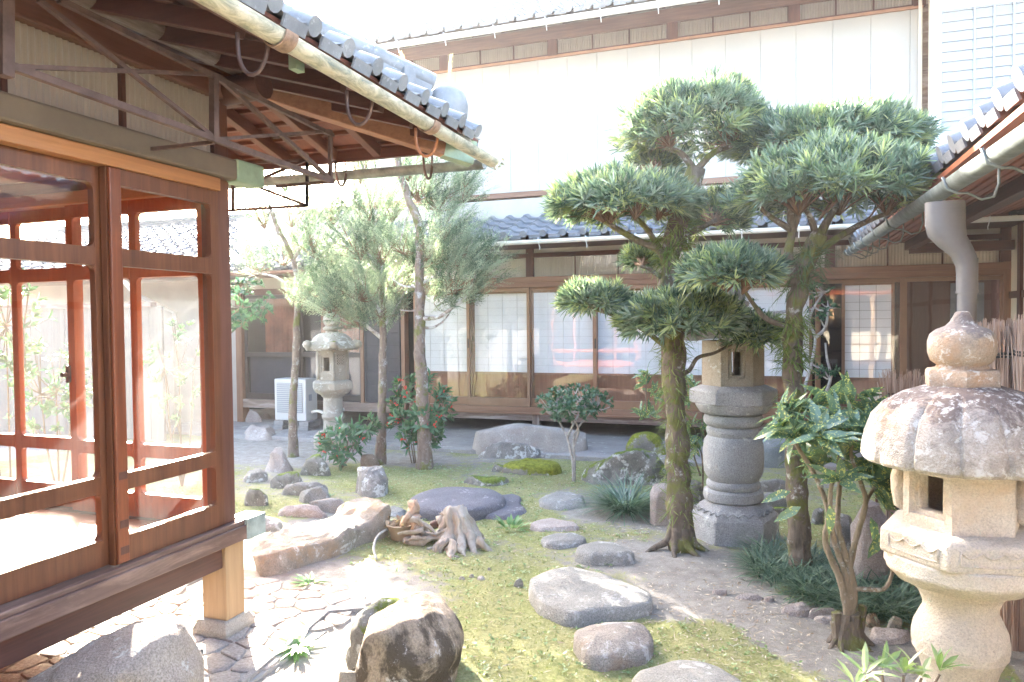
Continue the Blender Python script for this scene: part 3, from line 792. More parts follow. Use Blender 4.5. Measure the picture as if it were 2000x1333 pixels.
def shoji(u0, u1, v, cols, rows, zb=.94):
    mb = MB(); mb.box((u0, v, zb), (u1, v+.004, 2.13)); s = mp('paper_screen', mb, m_paper)
    fr = MB()
    for u in (u0, u1): fr.box((u-.018, v-.022, .456), (u+.018, v-.001, 2.14))
    fr.box((u0+.018, v-.021, zb-.03), (u1-.018, v-.001, zb+.002)); fr.box((u0+.018, v-.021, .456), (u1-.018, v-.001, .53)); fr.box((u0+.018, v-.021, 2.10), (u1-.018, v-.001, 2.14))
    mp('screen_frame', fr, W_far['Z'], s)
    bd = MB(); bd.box((u0+.01, v-.008, .52), (u1-.01, v+.004, zb-.02)); mp('wood_board', bd, W_panel['Z'], s)
    lt = MB()
    for k in range(1, cols): x = u0+(u1-u0)*k/cols; lt.box((x-.002, v-.005, zb), (x+.002, v-.0005, 2.10))
    for k in range(1, rows): z = zb+(2.10-zb)*k/rows; lt.box((u0+.018, v-.0045, z-.002), (u1-.018, v-.0008, z+.002))
    mp('lattice', lt, plain('lattice_wood' if cols != 3 else 'dark_lattice_wood', (.57, .565, .56) if cols != 3 else (.25, .23, .22), .8), s)
for i in range(6):
    u0 = -5.14+.94*i; shoji(u0, u0+.92, VF+.125+(i % 2)*.028, 4, 11)
shoji(.86, 1.42, VF+.125, 3, 11)
mb = MB(); mb.box((1.46, VF+.18, .456), (2.56, VF+.21, 2.17)); mp('wooden_door', mb, W_dark['Z'])
mb = MB(); mb.box((2.05, VF+.15, .5), (2.40, VF+.175, 2.1)); mp('door_panel', mb, plain('grey_door', (.16, .17, .19), .5))
mb = MB(); mb.box((2.55, VF-.04, .35), (2.63, VF+.10, 2.33)); mp('door_jamb', mb, W_far['Z'], bevel=.004)
# lower roof
LE, LZ = 9.04, 2.78
mb = MB(); tile_roof(mb, (-6.15, LE-.06, LZ), (1, 0, 0), (0, 1, .40), 9.4, 1.85, .265, .235, .9)
mb.beam((-6.1, VF+.66, 3.43), (3.2, VF+.66, 3.43), .14, .10); 
for u in np.arange(-6, 3.2, .30): mb.beam((u, VF+.60, 3.37), (u, VF+.60, 3.50), .05, .05, (0, 1, 0))
mb.tube([(-6.1, VF+.64, 3.49), (3.2, VF+.64, 3.49)], .045, 10)
mp('lower_roof', mb, m_tile, smooth='auto')
mb = MB(); mb.box((-6.15, LE-.02, LZ-.055), (3.2, VF+.05, LZ-.03)); 
mp('eave_board', mb, W_dark['X'])
mb = MB(); gutter(mb, (-6.15, LE-.10, LZ-.05), (3.2, LE-.10, LZ-.04), .052); gt2 = mp('gutter', mb, m_pvc, smooth='auto')
for u in np.arange(-5.9, 3, .62):
    mb = MB(); mb.tube([(u, LE-.02, LZ-.03), (u, LE-.155, LZ-.03), (u, LE-.16, LZ-.06), (u, LE-.10, LZ-.115), (u, LE-.07, LZ-.14), (u, LE-.085, LZ-.17)], .006, 5); mp('gutter_hook', mb, m_whitetrim, gt2, smooth=True)
# upper storey
V2 = 10.7
UH = -6.55
mb = MB(); mb.box((UH, V2+.05, 3.2), (2.4, V2+.12, 6.4)); mb.box((UH-.1, V2+.05, 2.5), (UH, 15.5, 6.4)); mp('upper_wall', mb, W_grey['X'])
mb = MB(); mb.box((UH, V2+.0, 3.42), (1.85, V2+.049, 3.60)); mp('weather_board', mb, W_grey['X'])
mb = MB(); mb.box((UH, V2-.06, 3.60), (1.86, V2+.048, 3.645)); mb.box((UH, V2-.02, 3.646), (1.86, V2+.047, 3.685)); mp('sill_trim', mb, W_far['X'])
mb = MB()
xs = UH
while xs < 1.80:
    x1 = min(xs+.458, 1.84); mb.box((xs+.0015, V2-.005, 3.69), (x1-.0015, V2+.03, 5.66)); xs = x1
mb.box((UH, V2+.0305, 3.688), (1.84, V2+.046, 5.662))
mp('white_cladding', mb, m_white, bevel=.004)
mb = MB(); mb.box((UH, V2-.03, 5.665), (1.84, V2+.05, 5.70)); mp('cladding_rail', mb, plain('orange_brown_rail', (.42, .22, .13), .5), bevel=.003)
posts2 = [-6.5, -4.9, -3.1, -1.32, .30, 1.80]
for u in posts2: mb = MB(); mb.box((u-.07, V2-.04, 5.69), (u+.07, V2+.05, 5.99)); mp('upper_post', mb, W_mid['Z'])
for a, b in zip(posts2, posts2[1:]):
    for k in range(3):
        u0 = a+.07+(b-a-.14)*k/3; u1 = a+.07+(b-a-.14)*(k+1)/3
        mb = MB(); corrugated(mb, (u0, V2+.0), (u1-.02, V2+.0), 5.72, 5.925, .036, .006); wpn = mp('upper_window', mb, frosted_w, smooth=True) if 'frosted_w' in globals() else mp('upper_window', mb, m_corr, smooth=True)
        fr = MB(); fr.box((u1-.02, V2-.02, 5.70), (u1, V2+.03, 5.93)); fr.box((u0, V2-.02, 5.702), (u1-.02, V2+.028, 5.72)); mp('window_frame', fr, W_dark['X'], wpn)
mb = MB(); mb.box((UH-.05, V2-.05, 5.93), (1.9, V2+.05, 6.12)); mp('eave_beam', mb, wood((.27, .14, .10), (.14, .07, .05), 'X', .6))
UE, UZ = 9.80, 5.83
mb = MB(); mb.beam((-6.9, UE+.05, UZ+.03), (6.0, UE+.05, UZ+.03), .03, .07)
mb.add([(-6.9, UE, UZ+.02), (6, UE, UZ+.02), (6, 13.4, UZ+.02+3.6*.42), (-6.9, 13.4, UZ+.02+3.6*.42)], [(0, 1, 2, 3)])
mp('soffit', mb, W_dark['X'])
for u in np.arange(-6.8, 2.2, .455):
    mb = MB(); mb.beam((u, UE+.08, UZ+.015), (u, V2+.02, UZ+.015+.42*.87), .045, .06); mp('rafter', mb, W_dark['Y'])
mb = MB(); tile_roof(mb, (-6.95, UE-.05, UZ+.09), (1, 0, 0), (0, 1, .50), 12.95, 3.9, .275, .24, 1.1)
tile_roof(mb, (-6.95, 16.9, UZ+.09), (1, 0, 0), (0, -1, .50), 12.95, 3.7, .275, .24, 1.1, caps=False)
for k in range(4): mb.beam((-6.95, 13.33, UZ+1.90+.05*k), (6, 13.33, UZ+1.90+.05*k), .30-.03*k, .05)
mb.tube([(-6.95, 13.33, UZ+2.12), (6, 13.33, UZ+2.12)], .08, 12)
mp('upper_roof', mb, m_tile_old, smooth='auto')
mb = MB(); gutter(mb, (-6.95, UE-.12, UZ-.02), (3.5, UE-.12, UZ-.01), .062); gt3 = mp('gutter', mb, m_pvc, smooth='auto')
for u in np.arange(-6.7, 2.5, .76):
    mb = MB(); mb.tube([(u, UE-.02, UZ), (u, UE-.19, UZ), (u, UE-.19, UZ-.04), (u, UE-.12, UZ-.10), (u, UE-.10, UZ-.15)], .007, 5); mp('gutter_hook', mb, m_whitetrim, gt3, smooth=True)
mb = MB(); mb.tube([(1.80, V2-.06, 3.6), (1.80, V2-.06, 5.95)], .022, 8); mp('drain_pipe', mb, m_pvc)

# ------------------------------------------------------------------ pale boarded annexe at the upper right
V3 = 10.38
anx = thing('annexe', 'annexe upstairs at the right edge with pale blue-grey lapped boards in a white frame', 'building', (3.5, V3, 3.4))
mb = MB(); mb.box((1.86, V3, 3.80), (7, V3+.08, 7.5)); mb.box((6.9, V3+.09, 0), (7, 16, 7.5)); anx_w = mb.build('wall', m_plaster, anx)
mb = MB(); mb.box((1.86, V3-.035, 3.80), (1.985, V3-.001, 7.5)); mb.box((1.986, V3-.035, 3.80), (7, V3-.001, 3.985)); mb.box((1.986, V3-.035, 5.47), (7, V3-.001, 5.66)); mb.build('white_frame', m_whitetrim, anx, bevel=.004)
mb = MB(); z = 3.99
while z < 5.46:
    v = [(1.99, V3-.022, z), (7, V3-.022, z), (7, V3-.006, z+.118), (1.99, V3-.006, z+.118), (1.99, V3-.002, z), (7, V3-.002, z)]
    mb.add(v, [(0, 1, 2, 3), (0, 4, 5, 1)]); z += .1215
mb.build('lapped_board', m_siding, anx)
for u in (2.34, 2.545, 2.75, 3.2, 3.6): mb = MB(); mb.box((u-.012, V3-.032, 3.986), (u+.012, V3-.012, 5.469)); mb.build('batten', m_siding, anx)
mb = MB(); mb.box((1.86, V3-.08, 3.72), (5, V3+.06, 3.798)); mb.build('flashing', plain('dark_flashing', (.06, .06, .065), .5), anx)
mb = MB(); mb.box((1.87, V3-.03, 3.36), (7, V3+.06, 3.718)); mb.build('boarding', W_mid['X'], anx)

# ------------------------------------------------------------------ the house the photograph was taken from (seen mirrored in the far glass)
oh = thing('viewing_house', 'sunlit veranda house behind the camera, seen only mirrored in the far glass doors', 'house', (2, -1.8, 0))
mb = MB(); mb.box((-2.4, -3.0, .45), (8, -1.25, .52)); mb.build('veranda_floor', W_dark['X'], oh)
mb = MB(); mb.box((-2.4, -2.9, .52), (8, -2.8, 3.2)); mb.build('wall', m_plaster, oh)
for u in np.arange(-2.3, 8, .96): mb = MB(); mb.box((u-.05, -1.38, .05), (u+.05, -1.28, 2.85)); mb.build('veranda_post', W_tan['Z'], oh)
mb = MB(); mb.box((-2.4, -1.40, .95), (8, -1.34, 1.02)); mb.build('rail', W_tan['X'], oh)
mb = MB(); mb.box((-2.4, -1.40, 2.30), (8, -1.26, 2.44)); mb.build('lintel', W_red['X'], oh)
mb = MB(); mb.add([(-2.6, -.75, 2.75), (8.2, -.75, 2.75), (8.2, -5, 4.4), (-2.6, -5, 4.4), (-2.6, -.75, 2.83), (8.2, -.75, 2.83), (8.2, -5, 4.48), (-2.6, -5, 4.48)], [(3, 2, 1, 0), (4, 5, 6, 7), (0, 1, 5, 4)]); mb.build('roof', m_tile_old, oh)

# ------------------------------------------------------------------ low wing at the far left
wing = thing('low_wing', 'low wing at the far left with dark glass, black shutters and an old tiled roof', 'house', (-7.0, VF, 0))
def wp(name, mb, mat, par=None, **kw): return mb.build(name, mat, par or wing, **kw)
mb = MB(); mb.box((-8.35, VF-.04, .30), (-5.27, VF+.13, .44)); wp('sill', mb, W_grey['X'], bevel=.004)
for a_, b_ in (((-5.32, VF-.05, .25), (-5.26, VF+.09, 2.55)), ((-8.42, VF-.05, .0), (-8.30, VF+.11, 2.6)), ((-6.05, VF-.03, .44), (-5.99, VF+.1, 2.3))):
    mb = MB(); mb.box(a_, b_); wp('post', mb, W_far['Z'], bevel=.004)
mb = MB(); mb.box((-8.3, VF-.03, 2.16), (-5.32, VF+.1, 2.26)); wp('lintel', mb, W_dark['X'])
mb = MB(); mb.box((-14, VF+.02, 2.26), (-5.32, VF+.08, 2.9)); wp('plaster_wall', mb, m_plaster_dim)
mb = MB(); mb.box((-14, VF+.03, -.05), (-8.4, VF+.1, 2.26)); wp('lower_wall', mb, m_plaster_dim)
def darkwin(u0, u1, v):
    fr = MB(); um = (u0+u1)/2
    for a, b in ((u0, u0+.05), (u1-.05, u1)): fr.box((a, v, .441), (b, v+.04, 2.159))
    for a, b in ((.441, .54), (1.14, 1.22), (2.10, 2.159)): fr.box((u0+.05, v+.002, a), (u1-.05, v+.038, b))
    w = wp('dark_window', fr, plain('brown_black_frame', (.05, .035, .03), .45), bevel=.003)
    g = MB(); g.box((u0+.05, v+.015, .54), (u1-.05, v+.02, 1.14)); g.box((u0+.05, v+.015, 1.22), (u1-.05, v+.02, 2.10)); wp('pane', g, m_farglass, w)
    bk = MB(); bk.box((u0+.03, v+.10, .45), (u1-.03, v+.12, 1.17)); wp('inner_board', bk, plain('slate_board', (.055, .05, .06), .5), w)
    cu = MB(); 
    pts = 40
    V = []
    for z in (1.18, 2.14):
        for k in range(pts+1): V.append((u0+.3+(u1-u0-.4)*k/pts, v+.16+.02*math.sin(k*1.9)+.01*math.sin(k*.7), z))
    cu.add(V, [(i, i+1, pts+2+i, pts+1+i) for i in range(pts)]); wp('curtain', cu, plain('brown_curtain', (.20, .085, .05), .9, var=.4, sc=4), w, smooth=True)
darkwin(-8.28, -7.20, VF); darkwin(-7.22, -6.06, VF+.045)
fr = MB()
fr.box((-5.98, VF-.02, .45), (-5.33, VF+.02, 2.15))
for z in np.arange(.52, 2.1, .20): fr.box((-5.96, VF-.032, z), (-5.35, VF-.021, z+.012))
for u in (-5.96, -5.66, -5.36): fr.box((u-.015, VF-.036, .46), (u+.015, VF-.022, 2.14))
wp('shutter', fr, m_shut, bevel=.003)
WE, WZ = 8.95, 2.50
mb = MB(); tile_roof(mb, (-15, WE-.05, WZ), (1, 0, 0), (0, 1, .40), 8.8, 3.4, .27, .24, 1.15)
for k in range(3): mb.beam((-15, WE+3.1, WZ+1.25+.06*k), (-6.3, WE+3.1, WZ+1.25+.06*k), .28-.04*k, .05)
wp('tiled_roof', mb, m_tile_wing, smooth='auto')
mb = MB(); mb.box((-15, WE, WZ-.06), (-6.3, VF+.05, WZ-.035)); wp('eave_board', mb, W_grey['X'])
mb = MB(); gutter(mb, (-15, WE-.10, WZ-.05), (-6.3, WE-.10, WZ-.04), .05); wp('gutter', mb, plain('brown_gutter', (.22, .12, .09), .45), smooth='auto')
mb = MB(); mb.tube([(-9.7, WE-.10, WZ-.08), (-9.7, WE+.1, WZ-.3), (-9.7, VF-.05, 1.9), (-9.7, VF-.05, .1)], .04, 8); wp('drain_pipe', mb, m_pvc, smooth=True)

# boarded wall of the back garden, seen through the windows
gw = thing('garden_wall', 'pale weathered board wall behind the back garden, seen through the veranda windows', 'wall', (-9, 8.2, 0))
mb = MB(); u = -15.
while u < -8.45:
    mb.box((u, 8.2+.008*rnd.random(), 0), (u+.235, 8.24, 1.95+.01*rnd.random())); u += .24
mb.build('board', wood((.20, .19, .175), (.13, .12, .11), 'Z', .8), gw)
mb = MB(); mb.box((-15, 8.16, 1.95), (-8.45, 8.28, 2.02)); mb.build('cap_rail', W_grey['X'], gw)

# ------------------------------------------------------------------ right wing: eave, gutter, downpipe, wall
rw = thing('right_wing', 'wing at the right edge with a tiled eave, red-brown soffit and cream plaster wall', 'house', (2.0, 6.0, 0))
def rp(name, mb, mat, par=None, **kw): return mb.build(name, mat, par or rw, **kw)
GU = .85
RE, RZ_, RS = .90, 2.46, .36
mb = MB(); lnr = math.hypot(1, RS)
tile_roof(mb, (RE, 1.4, RZ_+.09), (0, 1, 0), (1, 0, RS), 8.1, 4.0, .27, .24, 1.0)
rp('tiled_roof', mb, m_tile, smooth='auto')
mb = MB(); mb.add([(RE, 1.4, RZ_+.035), (RE, VF-.03, RZ_+.035), (5, VF-.03, RZ_+.035+4.1*RS*.62), (5, 1.4, RZ_+.035+4.1*RS*.62)], [(0, 1, 2, 3)]); rp('soffit_board', mb, W_red['Y'])
for d in np.arange(.02, 1.7, .10):
    mb = MB(); mb.beam((RE+d, 1.4, RZ_+.02+d*RS*.62), (RE+d, VF-.03, RZ_+.02+d*RS*.62), .045, .03); rp('soffit_lath', mb, W_red['Y'])
mb = MB(); mb.box((1.52, 1.4, 2.50), (1.62, VF-.03, 2.635)); rp('eave_beam', mb, W_dark['Y'], bevel=.006)
mb = MB(); mb.box((2.62, 1.4, 0), (2.72, VF-.05, 3.4)); rp('plaster_wall', mb, m_plaster)
for v in (9.5, 7.6, 5.7, 3.8): mb = MB(); mb.box((2.585, v-.05, 0), (2.618, v+.05, 3.1)); rp('wall_post', mb, W_dark['Z'])
mb = MB(); mb.box((2.60, 1.4, 1.9), (2.619, VF-.05, 1.98)); rp('wall_rail', mb, W_dark['Y'])
mb = MB(); mb.box((1.45, 8.6, 2.68), (1.52, 9.8, 3.0)); mb.box((1.55, VF-.25, 2.45), (2.6, VF-.15, 2.56)); rp('tie_beam', mb, W_dark['X'])
mb = MB(); gutter(mb, (GU, 1.4, 2.315), (GU, 9.35, 2.47), .055); gr = rp('gutter', mb, m_copper_grey, smooth='auto')
def gz(v): return 2.315+.155*(v-1.4)/7.95
for v in (2.55, 3.35, 4.05, 5.9, 6.7, 7.5, 8.1, 8.6, 9.0):
    mb = MB(); z = gz(v)
    mb.tube([(GU-.066, v, z+.01), (GU-.045, v, z-.05), (GU, v, z-.073), (GU+.04, v, z-.075), (GU+.10, v, z-.11), (GU+.15, v, z-.10), (GU+.17, v, z-.04), (GU+.17, v, z+.10)], .007, 6); rp('gutter_hook', mb, m_copper_grey, gr, smooth=True)
# hopper head and downpipe
DV = 4.22; z0 = gz(DV)-.05
mb = MB(); K = lambda x, y: PV(x, y, DV)
cen = [K(1846, 395), K(1846, 440), K(1850, 462), K(1866, 482), K(1882, 500), K(1888, 520), K(1889, 545)]
W = [.085, .085, .08, .07, .058, .05, .047]
V = []
for c, w in zip(cen, W):
    for a in range(14):
        an = 2*math.pi*a/14; sq = 1.0 if w < .06 else 1.08
        V.append(c+np.array([w*sq*math.cos(an), .055*math.sin(an), 0]))
mb.add(V, [(i*14+j, i*14+(j+1) % 14, (i+1)*14+(j+1) % 14, (i+1)*14+j) for i in range(6) for j in range(14)])
hop = rp('downpipe_hopper', mb, m_downpipe, smooth=True)
mb = MB(); t = K(1889, 500); t2 = K(1889, 510)
x, z = K(1889, 505)[0], K(1889, 505)[2]
mb.tube([(x, DV, z), (x, DV, z-.17)], .049, 16); mb.tube([(x, DV, z-.17), (x-.004, DV, .05)], .044, 16); mb.tube([(x, DV, z-.163), (x, DV, z-.175)], .051, 16); mb.tube([(x, DV, 1.60), (x, DV, 1.612)], .047, 16)
rp('downpipe', mb, m_downpipe, smooth='auto')
# ------------------------------------------------------------------ stone lanterns
m_lan_warm = stone('warm_granite', (.69, .62, .545), (.57, .49, .41), speck=.42, stain=(.60, .45, .32), lichen=.04, lsc=1.6, lichc=(.52, .53, .46))
m_lan_roof = stone('lichened_granite', (.50, .44, .38), (.36, .30, .26), lichen=.42, lsc=3.0, weather=(1.13, 1.46, (.15, .112, .10)), speck=.45, stain=(.46, .29, .17), dark=.3, lichc=(.62, .59, .55))
m_lan_fin = stone('lantern_finial_stone', (.44, .365, .29), (.31, .25, .20), lichen=.34, lsc=2.4, speck=.5, stain=(.50, .28, .14), lichc=(.66, .63, .58), weather=(1.47, 1.72, (.20, .17, .16)))
m_lan_grey = stone('grey_granite', (.44, .43, .42), (.345, .335, .33), lichen=.10, speck=.7, stain=(.27, .285, .24))
m_lan_box = stone('tan_granite', (.42, .36, .28), (.33, .28, .21), lichen=.06, speck=.45)
m_lan_old = stone('old_lantern_stone', (.42, .39, .33), (.29, .27, .23), lichen=.45, speck=.45, moss=.1)
m_lan_pale = stone('pale_lantern_stone', (.44, .405, .345), (.34, .31, .26), lichen=.25, speck=.35)
def hexbox(mb, r, z0, z1, c, rot, win, wall=.05, mat=0):
    """six-sided box with square openings on the listed faces: face k -> (half width, zlo, zhi)"""
    cs = [(c[0]+r*math.cos(rot+k*math.pi/3), c[1]+r*math.sin(rot+k*math.pi/3)) for k in range(6)]
    ri = r-wall; ci = [(c[0]+ri*math.cos(rot+k*math.pi/3), c[1]+ri*math.sin(rot+k*math.pi/3)) for k in range(6)]
    for k in range(6):
        a, b = np.array(cs[k]), np.array(cs[(k+1) % 6]); ai, bi = np.array(ci[k]), np.array(ci[(k+1) % 6])
        P = lambda t, z, s: (*((a+(b-a)*t)*(1-s)+(ai+(bi-ai)*t)*s), c[2]+z)
        if k in win:
            h, lo, hi = win[k]; t0, t1 = .5-h/r/1.0, .5+h/r/1.0
            rects = [(0, t0, z0, z1), (t1, 1, z0, z1), (t0, t1, z0, lo), (t0, t1, hi, z1)]
            for ta, tb, za, zb in rects: mb.add([P(ta, za, 0), P(tb, za, 0), P(tb, zb, 0), P(ta, zb, 0)], [(0, 1, 2, 3)], mat)
            q = [(t0, lo), (t1, lo), (t1, hi), (t0, hi)]
            # a shallow rebate, then the reveal
            e = .022/r; q2 = [(t0+e, lo+.02), (t1-e, lo+.02), (t1-e, hi-.02), (t0+e, hi-.02)]
            V = [P(t, z, 0) for t, z in q]+[P(t, z, .35) for t, z in q]+[P(t, z, .35) for t, z in q2]+[P(t, z, 1.0) for t, z in q2]
            mb.add(V, [(s*4+i, s*4+(i+1) % 4, s*4+4+(i+1) % 4, s*4+4+i) for s in range(3) for i in range(4)], mat)
            for ta, tb, za, zb in ((0, t0+e, z0, z1), (t1-e, 1, z0, z1), (t0+e, t1-e, z0, lo+.02), (t0+e, t1-e, hi-.02, z1)):
                mb.add([P(ta, za, 1), P(tb, za, 1), P(tb, zb, 1), P(ta, zb, 1)], [(3, 2, 1, 0)], mat)
        else:
            mb.add([P(0, z0, 0), P(1, z0, 0), P(1, z1, 0), P(0, z1, 0), P(0, z0, 1), P(1, z0, 1), P(1, z1, 1), P(0, z1, 1)], [(0, 1, 2, 3), (7, 6, 5, 4)], mat)
    for z, f in ((z0, 1), (z1, 0)):
        mb.add([(x, y, c[2]+z) for x, y in cs]+[(x, y, c[2]+z) for x, y in ci], [(i, (i+1) % 6, 6+(i+1) % 6, 6+i) for i in range(6)], mat)
    mb.add([(x, y, c[2]+z0+.012) for x, y in ci], [(0, 1, 2, 3, 4, 5)], mat)
def facing(c):                                     # angle from lantern to camera
    return math.atan2(-c[1], -c[0])
def rough(mb, amp, sc=6.0, seed=0):
    for i, V in enumerate(mb.v):
        W = V.copy()
        for j, p in enumerate(V):
            n = noise.noise_vector(Vector(p*sc)+Vector((seed, seed*2, 0))); W[j] = p+np.array(n)*amp
        mb.v[i] = W

# right lantern, near the camera
c = G(1873, 1398); c[2] = 0
LR = thing('stone_lantern', 'big warm-coloured stone lantern with a lichen-spotted mushroom roof in the right foreground', 'stone lantern', c)
fa = facing(c)
mb = MB(); mb.lathe([(.27, -.06), (.27, .0), (.225, .03), (.175, .08), (.140, .15)], c, 40); rough(mb, .006, 9, 1); mb.build('base', m_lan_warm, LR, smooth='auto')
mb = MB(); mb.lathe([(.137, .15), (.138, .18), (.150, .225), (.172, .275), (.179, .285), (.178, .295), (.182, .31), (.182, .345), (.174, .385), (.156, .425), (.140, .46), (.142, .485), (.156, .52), (.170, .545), (.176, .55), (.183, .553), (.182, .575)], c, 44); rough(mb, .004, 8, 2); mb.build('shaft', m_lan_warm, LR, smooth='auto')
mb = MB()
hx = lambda r, z, an, i: r
mb.lathe([(.185, .568), (.235, .585), (.283, .635), (.288, .68), (.288, .70)], c, 48, 0, 0, lambda r, z, an, i: r*(1+.035*abs(math.sin(an*6))*(1 if i in (1, 2) else 0)))
LROT = fa-math.radians(7)
mb.lathe([(.306, .696), (.320, .706), (.320, .796), (.308, .808), (.26, .826)], c, 6, LROT)
rough(mb, .004, 8, 3)
plat = mb.build('platform', m_lan_warm, LR, smooth='auto', bevel=.008)
# carved cloud panels on the six sides
for k in range(6):
    a0 = LROT+k*math.pi/3; a1 = a0+math.pi/3
    A_ = np.array([math.cos(a0), math.sin(a0), 0])*.320; B_ = np.array([math.cos(a1), math.sin(a1), 0])*.320
    nrm = unit((A_+B_)/2); mb = MB(); pts = []
    for t in np.linspace(.14, .86, 33): pts.append((t, .784-.022*abs(math.sin((t-.14)/.72*math.pi*3.0))))
    for t in np.linspace(.86, .14, 17): pts.append((t, .726+.012*abs(t-.5)))
    mb.tube([c+A_+(B_-A_)*t+nrm*.0015+ZZ*z for t, z in pts+[pts[0]]], .0042, 6); mb.build('carved_panel', m_lan_warm, plat, smooth=True)
mb = MB(); hexbox(mb, .228, .826, 1.135, c, LROT, {5: (.084, .875, 1.06), 2: (.06, .92, 1.03), 1: (.06, .92, 1.03)}, .07); rough(mb, .003, 8, 4); mb.build('fire_box', m_lan_warm, LR, bevel=.006)
for s, zc in ((1, .96), (-1, .97)):
    mb = MB(); th = LROT+(0 if s > 0 else 0)
    an = fa+s*math.pi/2*.98; q = c+np.array([math.cos(an)*.222, math.sin(an)*.212, 0])
    mb.lathe([(.01, -.11), (.035, -.09), (.045, -.02), (.038, .03), (.022, .08), (.005, .12)], q+ZZ*zc, 10); rough(mb, .012, 14, 5+s); mb.build('side_carving', m_lan_warm, LR, smooth=True)
def ribs(r, z, an, i):
    g = (abs(math.sin(an*5))**.45); g2 = math.exp(-((math.sin(an*7))/.20)**2)
    return r*(1-.050*g2*(1 if 1 < i < 9 else .4)), z
mb = MB(); mb.lathe([(.24, 1.128), (.32, 1.100), (.366, 1.085), (.380, 1.10), (.381, 1.135), (.370, 1.20), (.342, 1.275), (.293, 1.335), (.225, 1.382), (.14, 1.408), (.05, 1.415)], c, 168, fa, 0, ribs); rough(mb, .008, 5, 6); mb.build('roof', m_lan_roof, LR, smooth='auto')
mb = MB(); c4 = fa+math.radians(8)
mb.lathe([(z_[0], z_[1]-.042) for z_ in [(.140, 1.44), (.146, 1.45), (.146, 1.51), (.138, 1.52), (.105, 1.525), (.098, 1.54)]], c, 6, c4); rough(mb, .004, 9, 7)
mb.lathe([(z_[0], z_[1]-.040) for z_ in [(.088, 1.515), (.090, 1.535), (.115, 1.555), (.127, 1.59), (.128, 1.635), (.120, 1.665), (.095, 1.687), (.060, 1.700), (.042, 1.72), (.032, 1.742), (.026, 1.757), (.018, 1.762)]], c, 32); rough(mb, .003, 12, 8)
mb.build('finial', m_lan_fin, LR, smooth='auto')

# middle lantern, beneath the clipped pines
c = G(1432, 1046); c = c+np.array([0, .0, 0]); c[2] = 0
c = CAM + (c-CAM); c[2] = 0
LM = thing('stone_lantern', 'tall grey ribbed stone lantern standing between the two clipped trees', 'stone lantern', c)
fa = facing(c); R6 = fa+math.radians(-22)
mb = MB(); mb.lathe([(.345, -.05), (.345, .17), (.335, .185), (.30, .215), (.25, .26), (.215, .285)], c, 6, R6); rough(mb, .005, 6, 1)
bs = mb.build('base', m_lan_grey, LM, smooth='auto', bevel=.008)
for k in range(6):
    a0 = R6+k*math.pi/3; a1 = a0+math.pi/3; mb = MB()
    A_ = np.array([math.cos(a0), math.sin(a0), 0]); B_ = np.array([math.cos(a1), math.sin(a1), 0]); pts = []
    for t in np.linspace(.02, .98, 31):
        h = .205+.022*abs(math.sin(t*math.pi*4)); rr = .335-(h-.185)*.95; pts.append(c+(A_+(B_-A_)*t)*(rr+.002)+ZZ*(h+.004))
    mb.tube(pts, .006, 6); mb.build('lotus_petal', m_lan_grey, bs, smooth=True)
mb = MB(); mb.lathe([(.20, .28), (.222, .295), (.230, .325), (.224, .36), (.205, .375), (.190, .378), (.196, .385), (.205, .40), (.203, .425), (.192, .44), (.185, .443), (.205, .47), (.222, .51), (.230, .58), (.230, .68), (.222, .74), (.205, .775), (.192, .79), (.196, .80), (.205, .815), (.203, .845), (.190, .86), (.185, .862), (.205, .872), (.224, .895), (.226, .925), (.215, .955), (.205, .96)], c, 44); rough(mb, .004, 7, 2); mb.build('shaft', m_lan_grey, LM, smooth='auto')
mb = MB(); mb.lathe([(.20, .955), (.255, .975), (.285, 1.02), (.295, 1.05)], c, 40); mb.lathe([(.325, 1.045), (.335, 1.055), (.335, 1.145), (.325, 1.155), (.25, 1.185)], c, 6, R6); rough(mb, .005, 7, 3); mb.build('platform', m_lan_grey, LM, smooth='auto', bevel=.008)
mb = MB(); hexbox(mb, .235, 1.185, 1.53, c, R6, {0: (.062, 1.25, 1.47), 3: (.06, 1.25, 1.47)}, .06); rough(mb, .003, 7, 4); mb.build('fire_box', m_lan_box, LM, bevel=.006)
def curl(r, z, an, i):
    k = (math.cos((an-R6)*6)*.5+.5)**3
    return r*(1+.10*k*(i in (1, 2, 3))), z+.055*k*(i in (1, 2, 3))
mb = MB(); mb.lathe([(.22, 1.55), (.40, 1.535), (.415, 1.56), (.40, 1.60), (.30, 1.66), (.20, 1.72), (.13, 1.77), (.10, 1.79)], c, 72, R6, 0, curl); rough(mb, .006, 6, 5); mb.build('roof', m_lan_grey, LM, smooth='auto')
mb = MB(); mb.lathe([(.11, 1.785), (.12, 1.80), (.12, 1.83), (.08, 1.84), (.09, 1.87), (.115, 1.91), (.11, 1.96), (.07, 2.00), (.03, 2.04), (.005, 2.06)], c, 28); mb.build('finial', m_lan_grey, LM, smooth='auto')

